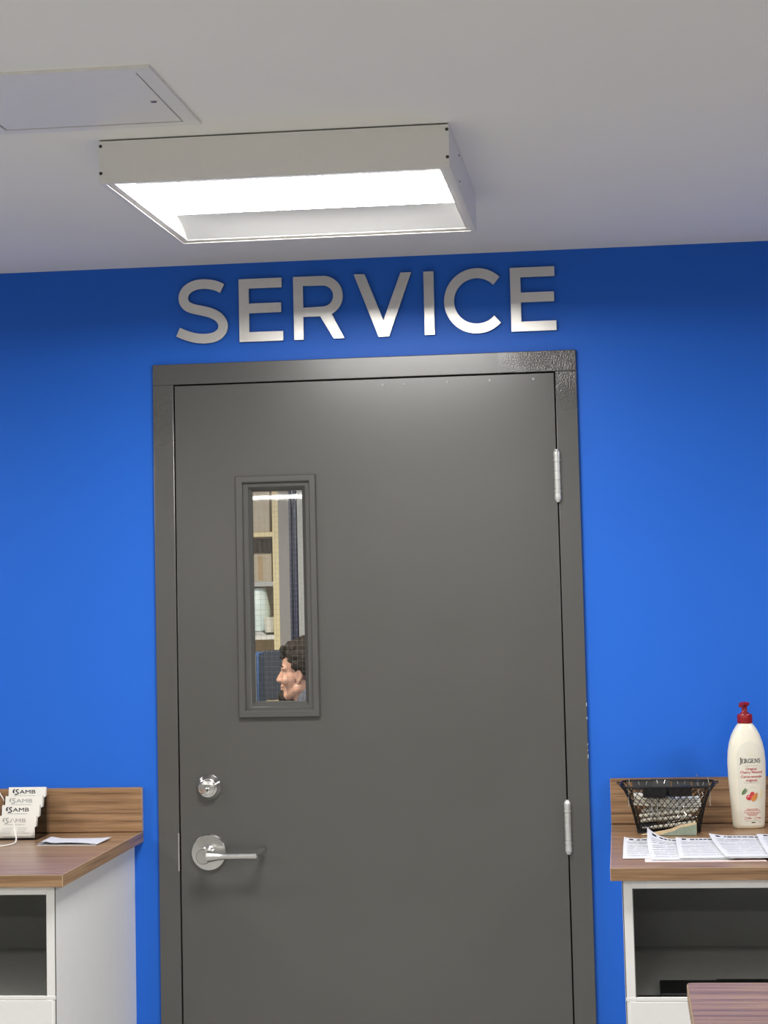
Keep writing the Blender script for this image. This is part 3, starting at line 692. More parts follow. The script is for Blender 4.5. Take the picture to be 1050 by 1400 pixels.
# serif capitals for the brand word
def cap_letters(word, x0, zb, hh, gap, mat):
    th_, tn = hh*0.17, hh*0.075; x = x0; V, Fc = [], []
    def quad(a, b, c, d):
        k = len(V); V.extend([a, b, c, d]); Fc.append((k, k+1, k+2, k+3))
    def vbar(xx, z0, z1, w_=None):
        w_ = w_ or th_; quad((xx,z0),(xx+w_,z0),(xx+w_,z1),(xx,z1))
    def hbar(xa, xb, zz_, w_=None):
        w_ = w_ or tn; quad((xa,zz_),(xb,zz_),(xb,zz_+w_),(xa,zz_+w_))
    def serif(xx, zz_): hbar(xx-th_*0.55, xx+th_*1.55, zz_)
    def strk(pts, w_):
        lp = stroke(pts, w_, 3); m = len(lp)//2; k = len(V); V.extend(lp)
        for i in range(m-1): Fc.append((k+i, k+i+1, k+2*m-2-i, k+2*m-1-i))
    for c in word:
        if c == 'J':
            h2 = hh*1.28; vbar(x+0.25*hh, zb-0.12*hh, zb+h2); strk([(x+0.25*hh+th_/2, zb-0.10*hh),(x+0.18*hh, zb-0.30*hh),(x, zb-0.34*hh)], th_*0.8); serif(x+0.25*hh, zb+h2-tn); adv = 0.52*hh
        elif c == 'E':
            vbar(x, zb, zb+hh); hbar(x-th_*0.5, x+0.60*hh, zb); hbar(x-th_*0.5, x+0.57*hh, zb+hh-tn); hbar(x, x+0.45*hh, zb+0.5*hh)
            vbar(x+0.56*hh, zb, zb+0.2*hh, tn); vbar(x+0.53*hh, zb+0.8*hh, zb+hh, tn); adv = 0.70*hh
        elif c == 'R':
            vbar(x, zb, zb+hh); serif(x, zb); hbar(x-th_*0.5, x+0.3*hh, zb+hh-tn)
            strk([(x+th_*0.5, zb+hh-tn/2),(x+0.42*hh, zb+0.95*hh),(x+0.52*hh, zb+0.74*hh),(x+0.40*hh, zb+0.54*hh),(x+th_*0.5, zb+0.50*hh)], th_*0.7)
            strk([(x+0.28*hh, zb+0.5*hh),(x+0.50*hh, zb+0.2*hh),(x+0.72*hh, zb+0.02*hh)], th_*0.95); adv = 0.74*hh
        elif c == 'G':
            strk([(x+0.74*hh, zb+0.80*hh),(x+0.55*hh, zb+0.97*hh),(x+0.28*hh, zb+0.92*hh),(x+0.09*hh, zb+0.62*hh),(x+0.12*hh, zb+0.28*hh),(x+0.36*hh, zb+0.04*hh),(x+0.62*hh, zb+0.08*hh),(x+0.72*hh, zb+0.18*hh)], th_*0.85)
            vbar(x+0.66*hh, zb+0.04*hh, zb+0.45*hh, th_*0.9); hbar(x+0.52*hh, x+0.86*hh, zb+0.42*hh); adv = 0.92*hh
        elif c == 'N':
            vbar(x+0.02*hh, zb, zb+hh, tn*1.2); vbar(x+0.66*hh, zb, zb+hh, tn*1.2); quad((x,zb+hh),(x+th_*1.25,zb+hh),(x+0.66*hh+tn,zb),(x+0.66*hh-th_*0.5,zb))
            hbar(x-0.08*hh, x+0.14*hh, zb); hbar(x+0.58*hh, x+0.80*hh, zb+hh-tn); adv = 0.86*hh
        else:
            strk([(x+0.48*hh, zb+0.78*hh),(x+0.36*hh, zb+0.96*hh),(x+0.14*hh, zb+0.90*hh),(x+0.08*hh, zb+0.70*hh),(x+0.28*hh, zb+0.54*hh),(x+0.48*hh, zb+0.38*hh),(x+0.50*hh, zb+0.16*hh),(x+0.30*hh, zb+0.03*hh),(x+0.05*hh, zb+0.20*hh)], th_*0.8); adv = 0.62*hh
        x += adv+gap
    decal('brand_word', V, Fc, mat, 0.0009); return x
LX = 0.0045    # label axis
cap_letters('JERGENS', LX-0.0260, 0.1470, 0.0092, 0.0003, 'ink')
def txt(body_, z, size, mat, width=1.0, bold=0.0):
    vs, fs = text_loops(body_, size, width, bold)
    n0 = len(vs); allv = [(x+LX, zz_+z) for x, zz_ in vs]+[(x+LX+0.00018, zz_+z+0.00012) for x, zz_ in vs]
    decal('print', allv, fs+[tuple(i+n0 for i in f_) for f_ in fs], mat, 0.0009)
for s_, z in (('Original', 0.1335), ('Cherry Almond', 0.1262), ('Cerise-amande', 0.1165), ('originale', 0.1085)): txt(s_, z, 0.0079, 'redink', 1.0, 0.0)
def dline(xa, xb, z, h_, mat, name='print_line', seed=1):
    vs, fs = [], []; x = xa; rnd = random.Random(seed)
    while x < xb:
        l = min(rnd.uniform(0.002, 0.005), xb-x); k = len(vs); vs += [(x,z),(x+l,z),(x+l,z+h_),(x,z+h_)]; fs.append((k,k+1,k+2,k+3)); x += l+0.0006
    decal(name, vs, fs, mat, 0.0008)
dline(LX-0.017, LX+0.018, 0.1404, 0.0006, 'greyink'); dline(LX-0.017, LX+0.018, 0.1025, 0.0006, 'greyink')
for z, hw, s_ in ((0.0440,0.013,2),(0.0408,0.018,3),(0.0365,0.020,4),(0.0333,0.014,5),(0.0305,0.010,6)): dline(LX-hw, LX+hw, z, 0.0011, 'redink', 'small_print', s_)
for xc_ in (-0.016, 0.006):
    rg = stroke([(LX+xc_+0.0028*math.cos(a*PI/4), 0.0245+0.0028*math.sin(a*PI/4)) for a in range(9)], 0.0005, 2); m = len(rg)//2
    decal('ring_mark', rg, [(k, k+1, 2*m-2-k, 2*m-1-k) for k in range(m-1)], 'redink')
    dline(LX+xc_+0.004, LX+xc_+0.013, 0.0252, 0.0009, 'redink', 'small_print', 8); dline(LX+xc_+0.005, LX+xc_+0.014, 0.0232, 0.0009, 'redink', 'small_print', 9)
dline(LX-0.018, LX+0.019, 0.0187, 0.0005, 'greyink'); dline(LX-0.003, LX+0.006, 0.0140, 0.0018, 'ink', 'volume_mark', 11); dline(LX+0.0155, LX+0.0175, 0.0143, 0.0016, 'greyink', 'symbol', 12)
# printed fruit
def blob2(cx_, cz_, rx, rz, rot, n=18, tip=0.0):
    out = []
    for k in range(n):
        a = 2*PI*k/n; r_ = 1+tip*max(0, math.cos(a))**6; x, z = rx*r_*math.cos(a), rz*math.sin(a)
        out.append((cx_+x*math.cos(rot)-z*math.sin(rot), cz_+x*math.sin(rot)+z*math.cos(rot)))
    return out
def fan(lp): return lp, [tuple(range(len(lp)))]
for nm, lp, mt in (('leaf_print', blob2(LX-0.0185,0.083,0.0075,0.0030,1.05,tip=0.3), 'leaf'), ('leaf_print', blob2(LX-0.0150,0.0825,0.0060,0.0022,0.9,tip=0.3), 'scrap_green'),
                   ('cherry_print', blob2(LX-0.0068,0.0705,0.0068,0.0062,0), 'cherry'), ('cherry_print', blob2(LX+0.0008,0.0775,0.0052,0.0055,0), 'cherry')):
    decal(nm, *fan(lp), mt, 0.0008)
decal('almond_print', *fan(blob2(LX+0.0050,0.0700,0.0092,0.0058,0.95,tip=0.35)), 'almond', 0.0011)
decal('highlight_print', *fan(blob2(LX-0.0085,0.0728,0.0022,0.0012,0.6)), 'pink', 0.0012)
for pts, wd, mt in (([(LX+0.021,0.0870),(LX+0.0225,0.080),(LX+0.0205,0.0725),(LX+0.0160,0.067)], 0.0028, 'swirl'),
                    ([(LX-0.012,0.0885),(LX-0.004,0.0945),(LX+0.006,0.0920),(LX+0.012,0.0830),(LX+0.015,0.074)], 0.0012, 'card'),
                    ([(LX-0.010,0.0875),(LX-0.006,0.0820),(LX-0.0035,0.0770)], 0.0006, 'swirl'), ([(LX-0.002,0.1655),(LX+0.002,0.1682),(LX+0.0045,0.1655),(LX+0.001,0.1630),(LX-0.0015,0.1640)], 0.0006, 'swirl')):
    lp = stroke(pts, wd, 4); m = len(lp)//2
    decal('swirl_print', lp, [(k, k+1, 2*m-2-k, 2*m-1-k) for k in range(m-1)], mt, 0.0007)
# pump
pm = part('pump', MB().lathe([(0.0162,0.2335),(0.0168,0.2345),(0.0166,0.2525),(0.0158,0.2540),(0.0105,0.2545),(0.0100,0.2570),(0.0072,0.2585),(0.0064,0.2600),(0.0060,0.2700),(0.0064,0.2730)], (0,0,0), 'z', 32), 'red', BT, smooth=True, angle=35)
for k in range(20):
    a = 2*PI*k/20
    part('rib', MB().box(-0.0006,0.0006,-0.0008,0.0002,0.2355,0.2515), 'red', pm, loc=(0.0165*math.cos(a), 0.0165*math.sin(a), 0), rot=(0,0,a+PI/2)) if k % 2 == 0 else None
hd = MB().lathe([(0.0066,0.2705),(0.0098,0.2725),(0.0115,0.2755),(0.0118,0.2785),(0.0100,0.2802),(0.0060,0.2812)], (0,0,0), 'z', 28)
part('pump_head', hd, 'red', pm, smooth=True, angle=50)
part('nozzle', MB().tube([(0,0,0.2765),(-0.008,-0.012,0.2765),(-0.0125,-0.020,0.2757),(-0.0145,-0.0235,0.2738)], [0.0056,0.0054,0.0048,0.0042], 14), 'red', pm, smooth=True)

# ------------------------------------------------------------------ wire basket
BK = thing('wire_basket', 'small black wire mesh basket full of clips on the right worktop', 'basket', (1.1445, -0.130, ZR), math.radians(-2))
bprof = [(0.0,0.0690,0.046),(0.012,0.0715,0.048),(0.035,0.0765,0.0525),(0.06,0.0825,0.0575),(0.080,0.0895,0.0625),(0.094,0.0965,0.0670),(0.104,0.1040,0.0715)]
def bab(z):
    for (z0, a0, b0), (z1, a1, b1) in zip(bprof, bprof[1:]):
        if z <= z1:
            t = (z-z0)/(z1-z0); return a0+(a1-a0)*t, b0+(b1-b0)*t
    return bprof[-1][1:]
def bpt(s_, z, off=0.0):
    """s_ in 0..1 around a rounded rectangle"""
    a, b = bab(z); a += off; b += off; ang = 2*PI*s_; c, q = math.cos(ang), math.sin(ang); e = 2/7
    return (a*math.copysign(abs(c)**e, c), b*math.copysign(abs(q)**e, q), z)
def perim(z, n=64, off=0.0):
    # even spacing along the rounded rectangle
    fine = [Vector(bpt(k/512, z, off)) for k in range(513)]; L = [0]
    for p, q in zip(fine, fine[1:]): L.append(L[-1]+(q-p).length)
    out = []; j = 0
    for k in range(n):
        d = L[-1]*k/n
        while L[j+1] < d: j += 1
        t = (d-L[j])/max(1e-9, L[j+1]-L[j]); out.append(fine[j]+(fine[j+1]-fine[j])*t)
    return out
NP = 80; NZ = 13
rows = [perim(0.001+0.103*j/NZ, NP) for j in range(NZ+1)]
wmb = MB()
for s_ in (-1, 1):
    for k in range(0, NP, 2):
        wmb.tube([rows[j][(k+s_*j) % NP] for j in range(NZ+1)], 0.0008, 4, cap=False)
for k in range(-9, 10):     # floor of the basket
    x = k*0.0075; wmb.tube([(x,-0.045,0.001),(x,0.045,0.001)], 0.0008, 4)
for k in range(-5, 6):
    y = k*0.0085; wmb.tube([(-0.068,y,0.001),(0.068,y,0.001)], 0.0008, 4)
o = part('wire_mesh', wmb, 'wire', BK); o['kind'] = 'stuff'
part('rim', MB().tube(perim(0.104, 48), 0.0021, 8, closed=True), 'wire', BK, smooth=True)
part('base_ring', MB().tube(perim(0.002, 48), 0.0017, 8, closed=True), 'wire', BK, smooth=True)
for sx in (-1, 1):
    for sy in (-1, 1):
        pts = []
        for (z, a, b) in bprof: pts.append((sx*(a-0.006), sy*(b-0.004), z))
        part('corner_wire', MB().tube(spline3(pts, 3), 0.0013, 6), 'wire', BK, smooth=True)
    part('handle_wire', MB().tube([(sx*0.1035,-0.02,0.104),(sx*0.112,-0.014,0.1075),(sx*0.112,0.014,0.1075),(sx*0.1035,0.02,0.104)], 0.0013, 6), 'wire', BK, smooth=True)
# contents
def binder_clip(W, label, loc, rot, spread=(0.5, 2.2), handle='clipwire'):
    t = thing('binder_clip', label, 'binder clip', loc, 0, 'binder clips in the wire basket'); t.rotation_euler = rot
    hh = W*0.42; th_ = W*0.30; wl = 0.0008
    lp = [(-th_/2, 0),(th_/2, 0),(0.0012, hh),(-0.0012, hh)]
    mb = MB()
    for y0, z0, y1, z1 in ((-th_/2,0,th_/2,0),(th_/2,0,0.0011,hh),(-th_/2,0,-0.0011,hh)):
        d = Vector((y1-y0, z1-z0)).normalized(); nx, nz = -d.y*wl/2, d.x*wl/2
        vs = [(-W/2,y0+nx,z0+nz),(-W/2,y1+nx,z1+nz),(-W/2,y1-nx,z1-nz),(-W/2,y0-nx,z0-nz)]; vs += [(W/2,y,z) for _, y, z in vs]
        mb.add(vs, [(0,1,2,3),(4,7,6,5),(0,4,5,1),(1,5,6,2),(2,6,7,3),(3,7,4,0)])
    bd = part('spring_body', mb, 'black', t)
    for s_ in (-1, 1):
        part('lip_roll', MB().tube([(-W/2, s_*0.0018, hh),(W/2, s_*0.0018, hh)], 0.0014, 8), 'black', t, smooth=True)
    for s_, ang in ((-1, spread[0]), (1, spread[1])):
        L = W*0.95; pl = []
        for x, d in ((-W*0.22,0),(-W*0.14,0.35*L),(-W*0.10,0.7*L),(-W*0.19,0.88*L),(-W*0.12,1.0*L),(0,1.04*L),(W*0.12,1.0*L),(W*0.19,0.88*L),(W*0.10,0.7*L),(W*0.14,0.35*L),(W*0.22,0)):
            pl.append((x, s_*(0.0018+math.sin(ang)*d), hh+math.cos(ang)*d))
        part('handle', MB().tube(spline3(pl, 3), W*0.018, 6), handle, t, smooth=True)
    return t
bx, by, bz = 1.1445, -0.130, ZR
D = math.radians
binder_clip(0.050, 'black binder clip at the front of the basket, left, one handle hanging down', (bx-0.030, by-0.0515, bz+0.1010), (D(178),D(2),D(3)), (0.12, 0.30))
binder_clip(0.050, 'black binder clip at the front of the basket, right, one handle hanging down', (bx+0.026, by-0.0515, bz+0.1030), (D(182),D(-2),D(-2)), (0.12, 0.30))
binder_clip(0.040, 'small black binder clip in the middle of the basket, silver handle showing', (bx+0.000, by-0.034, bz+0.1000), (D(175),D(3),D(8)), (0.15, 0.35))
binder_clip(0.046, 'black binder clip lying along the back rim of the basket, left end', (bx-0.055, by+0.040, bz+0.0880), (D(2),D(0),D(2)), (2.95, 2.95))
binder_clip(0.044, 'black binder clip lying along the back rim, topmost in the basket', (bx-0.014, by+0.040, bz+0.0905), (D(-2),D(1),D(-3)), (2.95, 2.95))
binder_clip(0.042, 'black binder clip lying along the back rim, right of middle', (bx+0.032, by+0.040, bz+0.0890), (D(3),D(-1),D(2)), (2.95, 2.95))
binder_clip(0.036, 'black binder clip at the right end of the back rim', (bx+0.074, by+0.038, bz+0.0890), (D(0),D(2),D(-2)), (2.95, 2.95))
binder_clip(0.040, 'black binder clip at the bottom left of the basket', (bx-0.046, by-0.012, bz+0.003), (D(4),D(0),D(8)), (1.2, 1.9))
binder_clip(0.040, 'black binder clip at the bottom right of the basket', (bx+0.046, by-0.008, bz+0.003), (D(-4),D(0),D(-6)), (1.2, 1.9))
def rod(label, x0, x1, y, z0, z1, r, mat, dy=0.0):
    t = thing('pen', label, 'pen', (bx+(x0+x1)/2, by+y, bz+(z0+z1)/2), 0, 'pens lying in the wire basket')
    L = (x1-x0)/2; t.rotation_euler = (0, -math.atan2(z1-z0, x1-x0), dy)
    part('barrel', MB().lathe([(r*0.5,-L),(r,-L+0.003),(r,L*0.72),(r*0.95,L*0.73)], (0,0,0), 'x', 12), mat, t, smooth=True)
    part('cap', MB().lathe([(r*1.12,L*0.70),(r*1.12,L-0.002),(r*0.8,L)], (0,0,0), 'x', 12), mat, t, smooth=True)
rod('cream pen lying lowest in the front of the basket', -0.040, 0.058, -0.036, 0.012, 0.022, 0.0042, 'cream')
rod('cream pen second from the bottom of the basket front, slanting up right', -0.064, 0.050, -0.0385, 0.027, 0.037, 0.0043, 'cream')
rod('cream pen in the middle of the basket front, slanting up right', -0.066, 0.064, -0.0400, 0.038, 0.050, 0.0043, 'cream')
rod('white pen behind the middle of the basket, nearly level', -0.060, 0.066, -0.030, 0.048, 0.052, 0.0042, 'card')
rod('silver pen at the bottom left of the basket', -0.060, 0.010, -0.030, 0.010, 0.014, 0.0038, 'clipwire')
rod('silver pen at the bottom right of the basket', -0.005, 0.062, -0.024, 0.020, 0.033, 0.0038, 'clipwire')
def bundle(label, x0, x1, y0, y1, z0, z1, tilt, mat):
    t = thing('card_bundle', label, 'card bundle', (bx+(x0+x1)/2, by+(y0+y1)/2, bz+z0), 0, 'pale card bundles in the wire basket'); t.rotation_euler = (0, D(tilt), 0)
    n_ = 4
    for k in range(n_):
        a = z0-z0+(z1-z0)*k/n_; part('card', MB().box((x0-x1)/2+0.002*random.random(), (x1-x0)/2-0.002*random.random(), (y0-y1)/2, (y1-y0)/2, a, a+(z1-z0)/n_-0.0008), mat, t, bevel=0.0006)
bundle('thick cream card bundle on the left in the basket', -0.078, 0.002, -0.046, -0.006, 0.060, 0.084, 4, 'cream')
bundle('white card bundle on the right in the basket', -0.010, 0.072, -0.044, 0.0, 0.056, 0.076, -1, 'card')
bundle('cream card bundle deep at the back of the basket', -0.05, 0.05, 0.006, 0.036, 0.020, 0.070, 0, 'cream')
tag(part('black_pouch', slab(rrect(-0.058, 0.058, -0.022, 0.040, 0.012), 0.003, 0.010), 'black', None, loc=(bx, by, bz), bevel=0.002), 'flat black pouch on the floor of the wire basket', 'pouch')
# upright silver pins at the rim
for x, y, h_, lb_ in ((-0.088,-0.050,0.020,'silver wire pin standing up at the left front corner of the basket'), (0.091,-0.050,0.020,'silver wire pin standing up at the right front corner of the basket'), (0.070,0.030,0.020,'silver wire pin standing up behind the right part of the basket')):
    t = thing('wire_pin', lb_, 'pin', (bx+x, by+y, bz+0.060), 0, 'wire pins standing in the basket')
    part('shaft', MB().tube([(0,0,0),(0.0006,0,0.04),(0.003*(1 if x < 0 else -1),0,0.040+h_)], 0.0009, 8), 'clipwire', t, smooth=True)
    part('head', MB().lathe([(0.0003,-0.0012),(0.0014,-0.0006),(0.0016,0.0004),(0.0006,0.0014)], (0.003*(1 if x < 0 else -1),0,0.040+h_), 'z', 10), 'clipwire', t, smooth=True)
# ragged board scrap leaning before the basket
sc = thing('board_scrap', 'grey green board scrap with ragged tan edge before the basket', 'scrap', (1.142, -0.212, ZR))
lp = [(-0.0615,0),(0.0613,0),(0.0613,0.0272),(0.040,0.0235),(0.022,0.0200),(0.005,0.0135),(-0.012,0.0098),(-0.035,0.0062),(-0.055,0.0030)]
me = curve_mesh([lp], 0.006, 0.0004)
link('tan_backing', me, 'scrap_tan', sc, (0, 0.005, 0.0004), (D(-14), 0, 0))
lp = [(-0.020,0),(0.0605,0),(0.0605,0.0240),(0.042,0.0195),(0.026,0.0172),(0.012,0.0098),(0.000,0.0072),(-0.012,0.0030)]
link('green_face', curve_mesh([lp], 0.002, 0.0003), 'scrap_green', sc, (0, -0.0012, 0.0004), (D(-14), 0, 0))

# ------------------------------------------------------------------ room behind the door
bc = thing('bookcase', 'cream edged beige bookcase seen through the door window', 'bookcase', (-1.0, 4.2, 0))
part('side_panel', MB().box(0.450, 0.478, 0, 0.38, 0, 2.25), 'creamwood', bc); part('side_panel', MB().box(-0.47, -0.442, 0, 0.38, 0, 2.25), 'creamwood', bc)
part('back_panel', MB().box(-0.442, 0.45, 0.365, 0.38, 0, 2.25), 'beige', bc)
for z, m_ in ((2.22,'creamwood'),(1.873,'creamwood'),(1.642,'lightgrey'),(1.395,'white'),(1.0,'creamwood'),(0.6,'creamwood'),(0.08,'creamwood')):
    part('shelf', MB().box(-0.442, 0.45, 0.002, 0.365, z, z+0.021), m_, bc)
# shelf items
sp = thing('archive_box', 'tall beige archive box on the top shelf of the bookcase', 'box', (-0.75, 4.215, 1.894))
part('box_body', MB().box(-0.28, 0.185, 0, 0.3, 0, 0.26), 'beige', sp, bevel=0.003)
part('lid', MB().box(-0.284, 0.189, -0.004, 0.304, 0.20, 0.285), 'beige', sp, bevel=0.003)
part('label_slip', MB().box(-0.02, 0.06, -0.001, 0, 0.08, 0.13), 'card', sp)
fo = thing('file_box', 'beige file box on the middle shelf of the bookcase', 'box', (-0.72, 4.25, 1.663))
part('box_body', MB().box(-0.15, 0.155, 0, 0.2, 0, 0.13), 'beige', fo, bevel=0.002)
for k in range(5): part('groove_slat', MB().box(-0.13+0.055*k, -0.129+0.055*k+0.022, -0.002, 0.0, 0.008, 0.12), 'carton', fo)
bg = MB()
def bagf(u, v):
    a = 2*PI*u; r_ = 0.05*(0.65+0.35*math.sin(v*PI)**0.5)*(1+0.08*math.sin(3*a+5*v)); return (r_*1.15*math.cos(a), 0.05*math.sin(a)*(0.6+0.4*math.sin(v*PI)), 0.2*v)
bg.grid(bagf, 20, 12)
tag(part('plastic_bag', bg, 'bag', None, smooth=True, loc=(-0.640, 4.275, 1.434)), 'crumpled pale blue plastic bag on the bookcase shelf', 'bag')
pp = thing('paper_pile', 'loose white paper pile on the lower bookcase shelf', 'papers', (-0.70, 4.205, 1.416))
for k in range(4): part('sheet', MB().box(-0.12+0.012*k, 0.11-0.006*k, 0.0+0.006*k, 0.2, 0.004*k, 0.004*k+0.003), 'paper', pp, rot=(0, 0, D(random.uniform(-4, 4))))
cp = tag(part('paper_cup', MB().lathe([(0.022,0),(0.03,0.07),(0.029,0.07),(0.0,0.068)], (0,0,0), 'z', 20), 'card', None, smooth=True, loc=(-0.575, 4.23, 1.428)), 'small white cup at the right end of the shelf', 'cup')
po = thing('slotted_upright', 'dark navy slotted metal upright standing beside the bookcase', 'post', (-0.452, 4.2, 0))
for x0, x1 in ((-0.019,-0.0085),(0.0,0.0155)): part('flange', MB().box(x0, x1, 0, 0.03, 0, 2.4), 'navy', po)
part('web', MB().box(-0.0085, 0.0, 0.02, 0.03, 0, 2.4), 'lightgrey', po)
tc = thing('tall_cabinet', 'light grey tall metal cabinet behind the seated person', 'cabinet', (-0.435, 4.2, 0))
part('body', MB().box(0.0, 0.6, 0.012, 0.45, 0.05, 2.1), 'lightgrey', tc, bevel=0.003)
part('door', MB().box(0.003, 0.2985, 0.0, 0.012, 0.06, 2.09), 'lightgrey', tc, bevel=0.002); part('door', MB().box(0.3015, 0.597, 0.0, 0.012, 0.06, 2.09), 'lightgrey', tc, bevel=0.002)
part('base', MB().box(0.02, 0.58, 0.03, 0.44, 0, 0.05), 'black', tc)
tag(part('rear_wall_stand_in', MB().box(-0.0255, 0.0255, 0, 0.02, 0, 2.3), 'greywall', None, loc=(-0.4965, 4.2, 0), bevel=0.001), 'added grey panel standing in for the rear wall between bookcase and navy upright', 'panel')  # added panel before the rear wall, which falls in shade here
wb = thing('workbench', 'pale workbench below the bookcase in the back room', 'workbench', (-0.75, 3.70, 0))
part('bench_top', MB().box(-0.75, 0.40, -0.25, 0.30, 0.99, 1.02), 'creamwood', wb, bevel=0.002)
for x in (-0.7, 0.33):
    for y in (-0.2, 0.23): part('leg', MB().box(x, x+0.04, y, y+0.04, 0, 0.99), 'lightgrey', wb)
bb = thing('storage_bin', 'blue plastic storage bin on the workbench', 'bin', (-0.590, 3.80, 1.02))
def tub(w0, d0, w1, d1, h_, t_=0.004):
    mb = MB()
    o = [(-w0,-d0,0),(w0,-d0,0),(w0,d0,0),(-w0,d0,0),(-w1,-d1,h_),(w1,-d1,h_),(w1,d1,h_),(-w1,d1,h_)]
    i_ = [(x*(1-t_/w0), y*(1-t_/d0), max(z, t_)) for x, y, z in o]
    mb.add(o+i_, [(3,2,1,0),(0,1,5,4),(1,2,6,5),(2,3,7,6),(3,0,4,7),(8,9,10,11),(8,12,13,9),(9,13,14,10),(10,14,15,11),(11,15,12,8),(4,5,13,12),(5,6,14,13),(6,7,15,14),(7,4,12,15)]); return mb
part('tub', tub(0.055, 0.09, 0.062, 0.10, 0.33), 'bluebin', bb); part('rim', MB().box(-0.064,0.064,-0.103,-0.097,0.318,0.332), 'bluebin', bb)
part('strap', MB().box(0.046,0.051,-0.1075,-0.1035,0.10,0.33), 'card', bb)
dm = thing('monitor', 'dark computer monitor standing on the workbench', 'monitor', (-0.438, 3.66, 1.02), 0.0)
part('screen', MB().box(-0.060, 0.36, 0, 0.03, 0.13, 0.345), 'darkblue', dm, bevel=0.008); part('neck', MB().box(0.12, 0.18, 0.02, 0.05, 0.01, 0.2), 'black', dm); part('foot', MB().box(0.05, 0.25, -0.06, 0.1, 0, 0.012), 'black', dm, bevel=0.003)
for lab_, x, y, w_, h_, m_ in (('low brown carton on the front of the workbench', -0.535, 3.53, 0.10, 0.105, 'carton'), ('pale carton beneath the monitor on the workbench', -0.42, 3.54, 0.11, 0.125, 'beige')):
    t = thing('carton', lab_, 'box', (x, y, 1.02)); part('box_body', MB().box(-w_/2, w_/2, -0.05, 0.05, 0, h_), m_, t, bevel=0.002); part('tape', MB().box(-w_/2-0.0004, w_/2+0.0004, -0.012, 0.012, h_, h_+0.0006), 'beige', t)
tag(part('mug', MB().lathe([(0.020,0),(0.022,0.004),(0.022,0.14),(0.019,0.14),(0.019,0.01),(0.0,0.01)], (0,0,0), 'z', 20), 'card', None, smooth=True, loc=(-0.615, 3.52, 1.02)), 'tall white mug on the workbench', 'mug')

# ------------------------------------------------------------------ the seated person
class Blob:
    def __init__(s): s.bm = bmesh.new()
    def ell(s, c, r, rot=(0,0,0), sub=3):
        m = Matrix.Translation(c) @ (Matrix.Rotation(rot[2],4,'Z') @ Matrix.Rotation(rot[1],4,'Y') @ Matrix.Rotation(rot[0],4,'X')) @ Matrix.Diagonal((*r, 1))
        bmesh.ops.create_icosphere(s.bm, subdivisions=sub, radius=1, matrix=m); return s
    def cap(s, a, b, ra, rb, n=14, k=8):
        a, b = Vector(a), Vector(b); d = b-a; L = d.length; t = d.normalized()
        ref = Vector((0,0,1)) if abs(t.z) < 0.9 else Vector((1,0,0)); u = t.cross(ref).normalized(); v = t.cross(u); rings = []
        prof = [(-ra*math.cos(i*PI/2/k), ra*math.sin(i*PI/2/k)) for i in range(1, k+1)]+[(L+rb*math.sin(i*PI/2/k), rb*math.cos(i*PI/2/k)) for i in range(0, k)]
        for h_, r_ in prof: rings.append([s.bm.verts.new(a+t*h_+r_*(math.cos(2*PI*j/n)*u+math.sin(2*PI*j/n)*v)) for j in range(n)])
        for p, q in zip(rings, rings[1:]):
            for j in range(n): s.bm.faces.new((p[j], p[(j+1)%n], q[(j+1)%n], q[j]))
        s.bm.faces.new(rings[0][::-1]); s.bm.faces.new(rings[-1]); return s
    def mesh(s, voxel, smooth=3):
        me = bpy.data.meshes.new('tmp'); bmesh.ops.recalc_face_normals(s.bm, faces=s.bm.faces); s.bm.to_mesh(me); s.bm.free()
        ob = bpy.data.objects.new('tmp', me); COL.objects.link(ob)
        r_ = ob.modifiers.new('r', 'REMESH'); r_.mode = 'VOXEL'; r_.voxel_size = voxel
        if smooth: sm = ob.modifiers.new('s', 'SMOOTH'); sm.iterations = smooth; sm.factor = 0.5
        dg = bpy.context.evaluated_depsgraph_get(); out = bpy.data.meshes.new_from_object(ob.evaluated_get(dg)); bpy.data.objects.remove(ob)
        for p in out.polygons: p.use_smooth = True
        return out
PY = 3.0
pr = thing('person', 'seated person with curly dark hair in dark shirt behind the door window', 'person', (0, PY, 0))
B = Blob()
def hd3(x, y, z): return (x, y, z)
B.ell((-0.205,0,1.338), (0.092,0.073,0.086)).ell((-0.243,0,1.278), (0.055,0.060,0.070)).ell((-0.238,0,1.235), (0.052,0.052,0.042))
B.ell((-0.283,0,1.203), (0.021,0.026,0.020)).cap((-0.222,-0.048,1.235), (-0.276,-0.014,1.206), 0.022, 0.019).cap((-0.222,0.048,1.235), (-0.276,0.014,1.206), 0.022, 0.019)
B.cap((-0.293,0,1.305), (-0.3095,0,1.272), 0.0085, 0.0115).ell((-0.3120,0,1.268), (0.0115,0.010,0.0095)).ell((-0.303,0.011,1.266), (0.010,0.0065,0.0075)).ell((-0.303,-0.011,1.266), (0.010,0.0065,0.0075))
B.ell((-0.2965,0,1.2455), (0.0090,0.021,0.0065)).ell((-0.2955,0,1.2330), (0.0090,0.019,0.0065))
for s_ in (-1, 1):
    B.cap((-0.294,s_*0.012,1.318), (-0.281,s_*0.044,1.316), 0.0085, 0.0075).ell((-0.272,s_*0.038,1.268), (0.022,0.020,0.020))
    B.ell((-0.220,s_*0.073,1.286), (0.016,0.006,0.028), (0,D(-12),0)).cap((-0.214,s_*0.078,1.312), (-0.205,s_*0.080,1.285), 0.006, 0.006).cap((-0.205,s_*0.080,1.285), (-0.222,s_*0.076,1.256), 0.006, 0.006).cap((-0.214,s_*0.078,1.312), (-0.230,s_*0.074,1.300), 0.006, 0.005)
B.cap((-0.205,0,1.245), (-0.160,0,1.120), 0.060, 0.066)
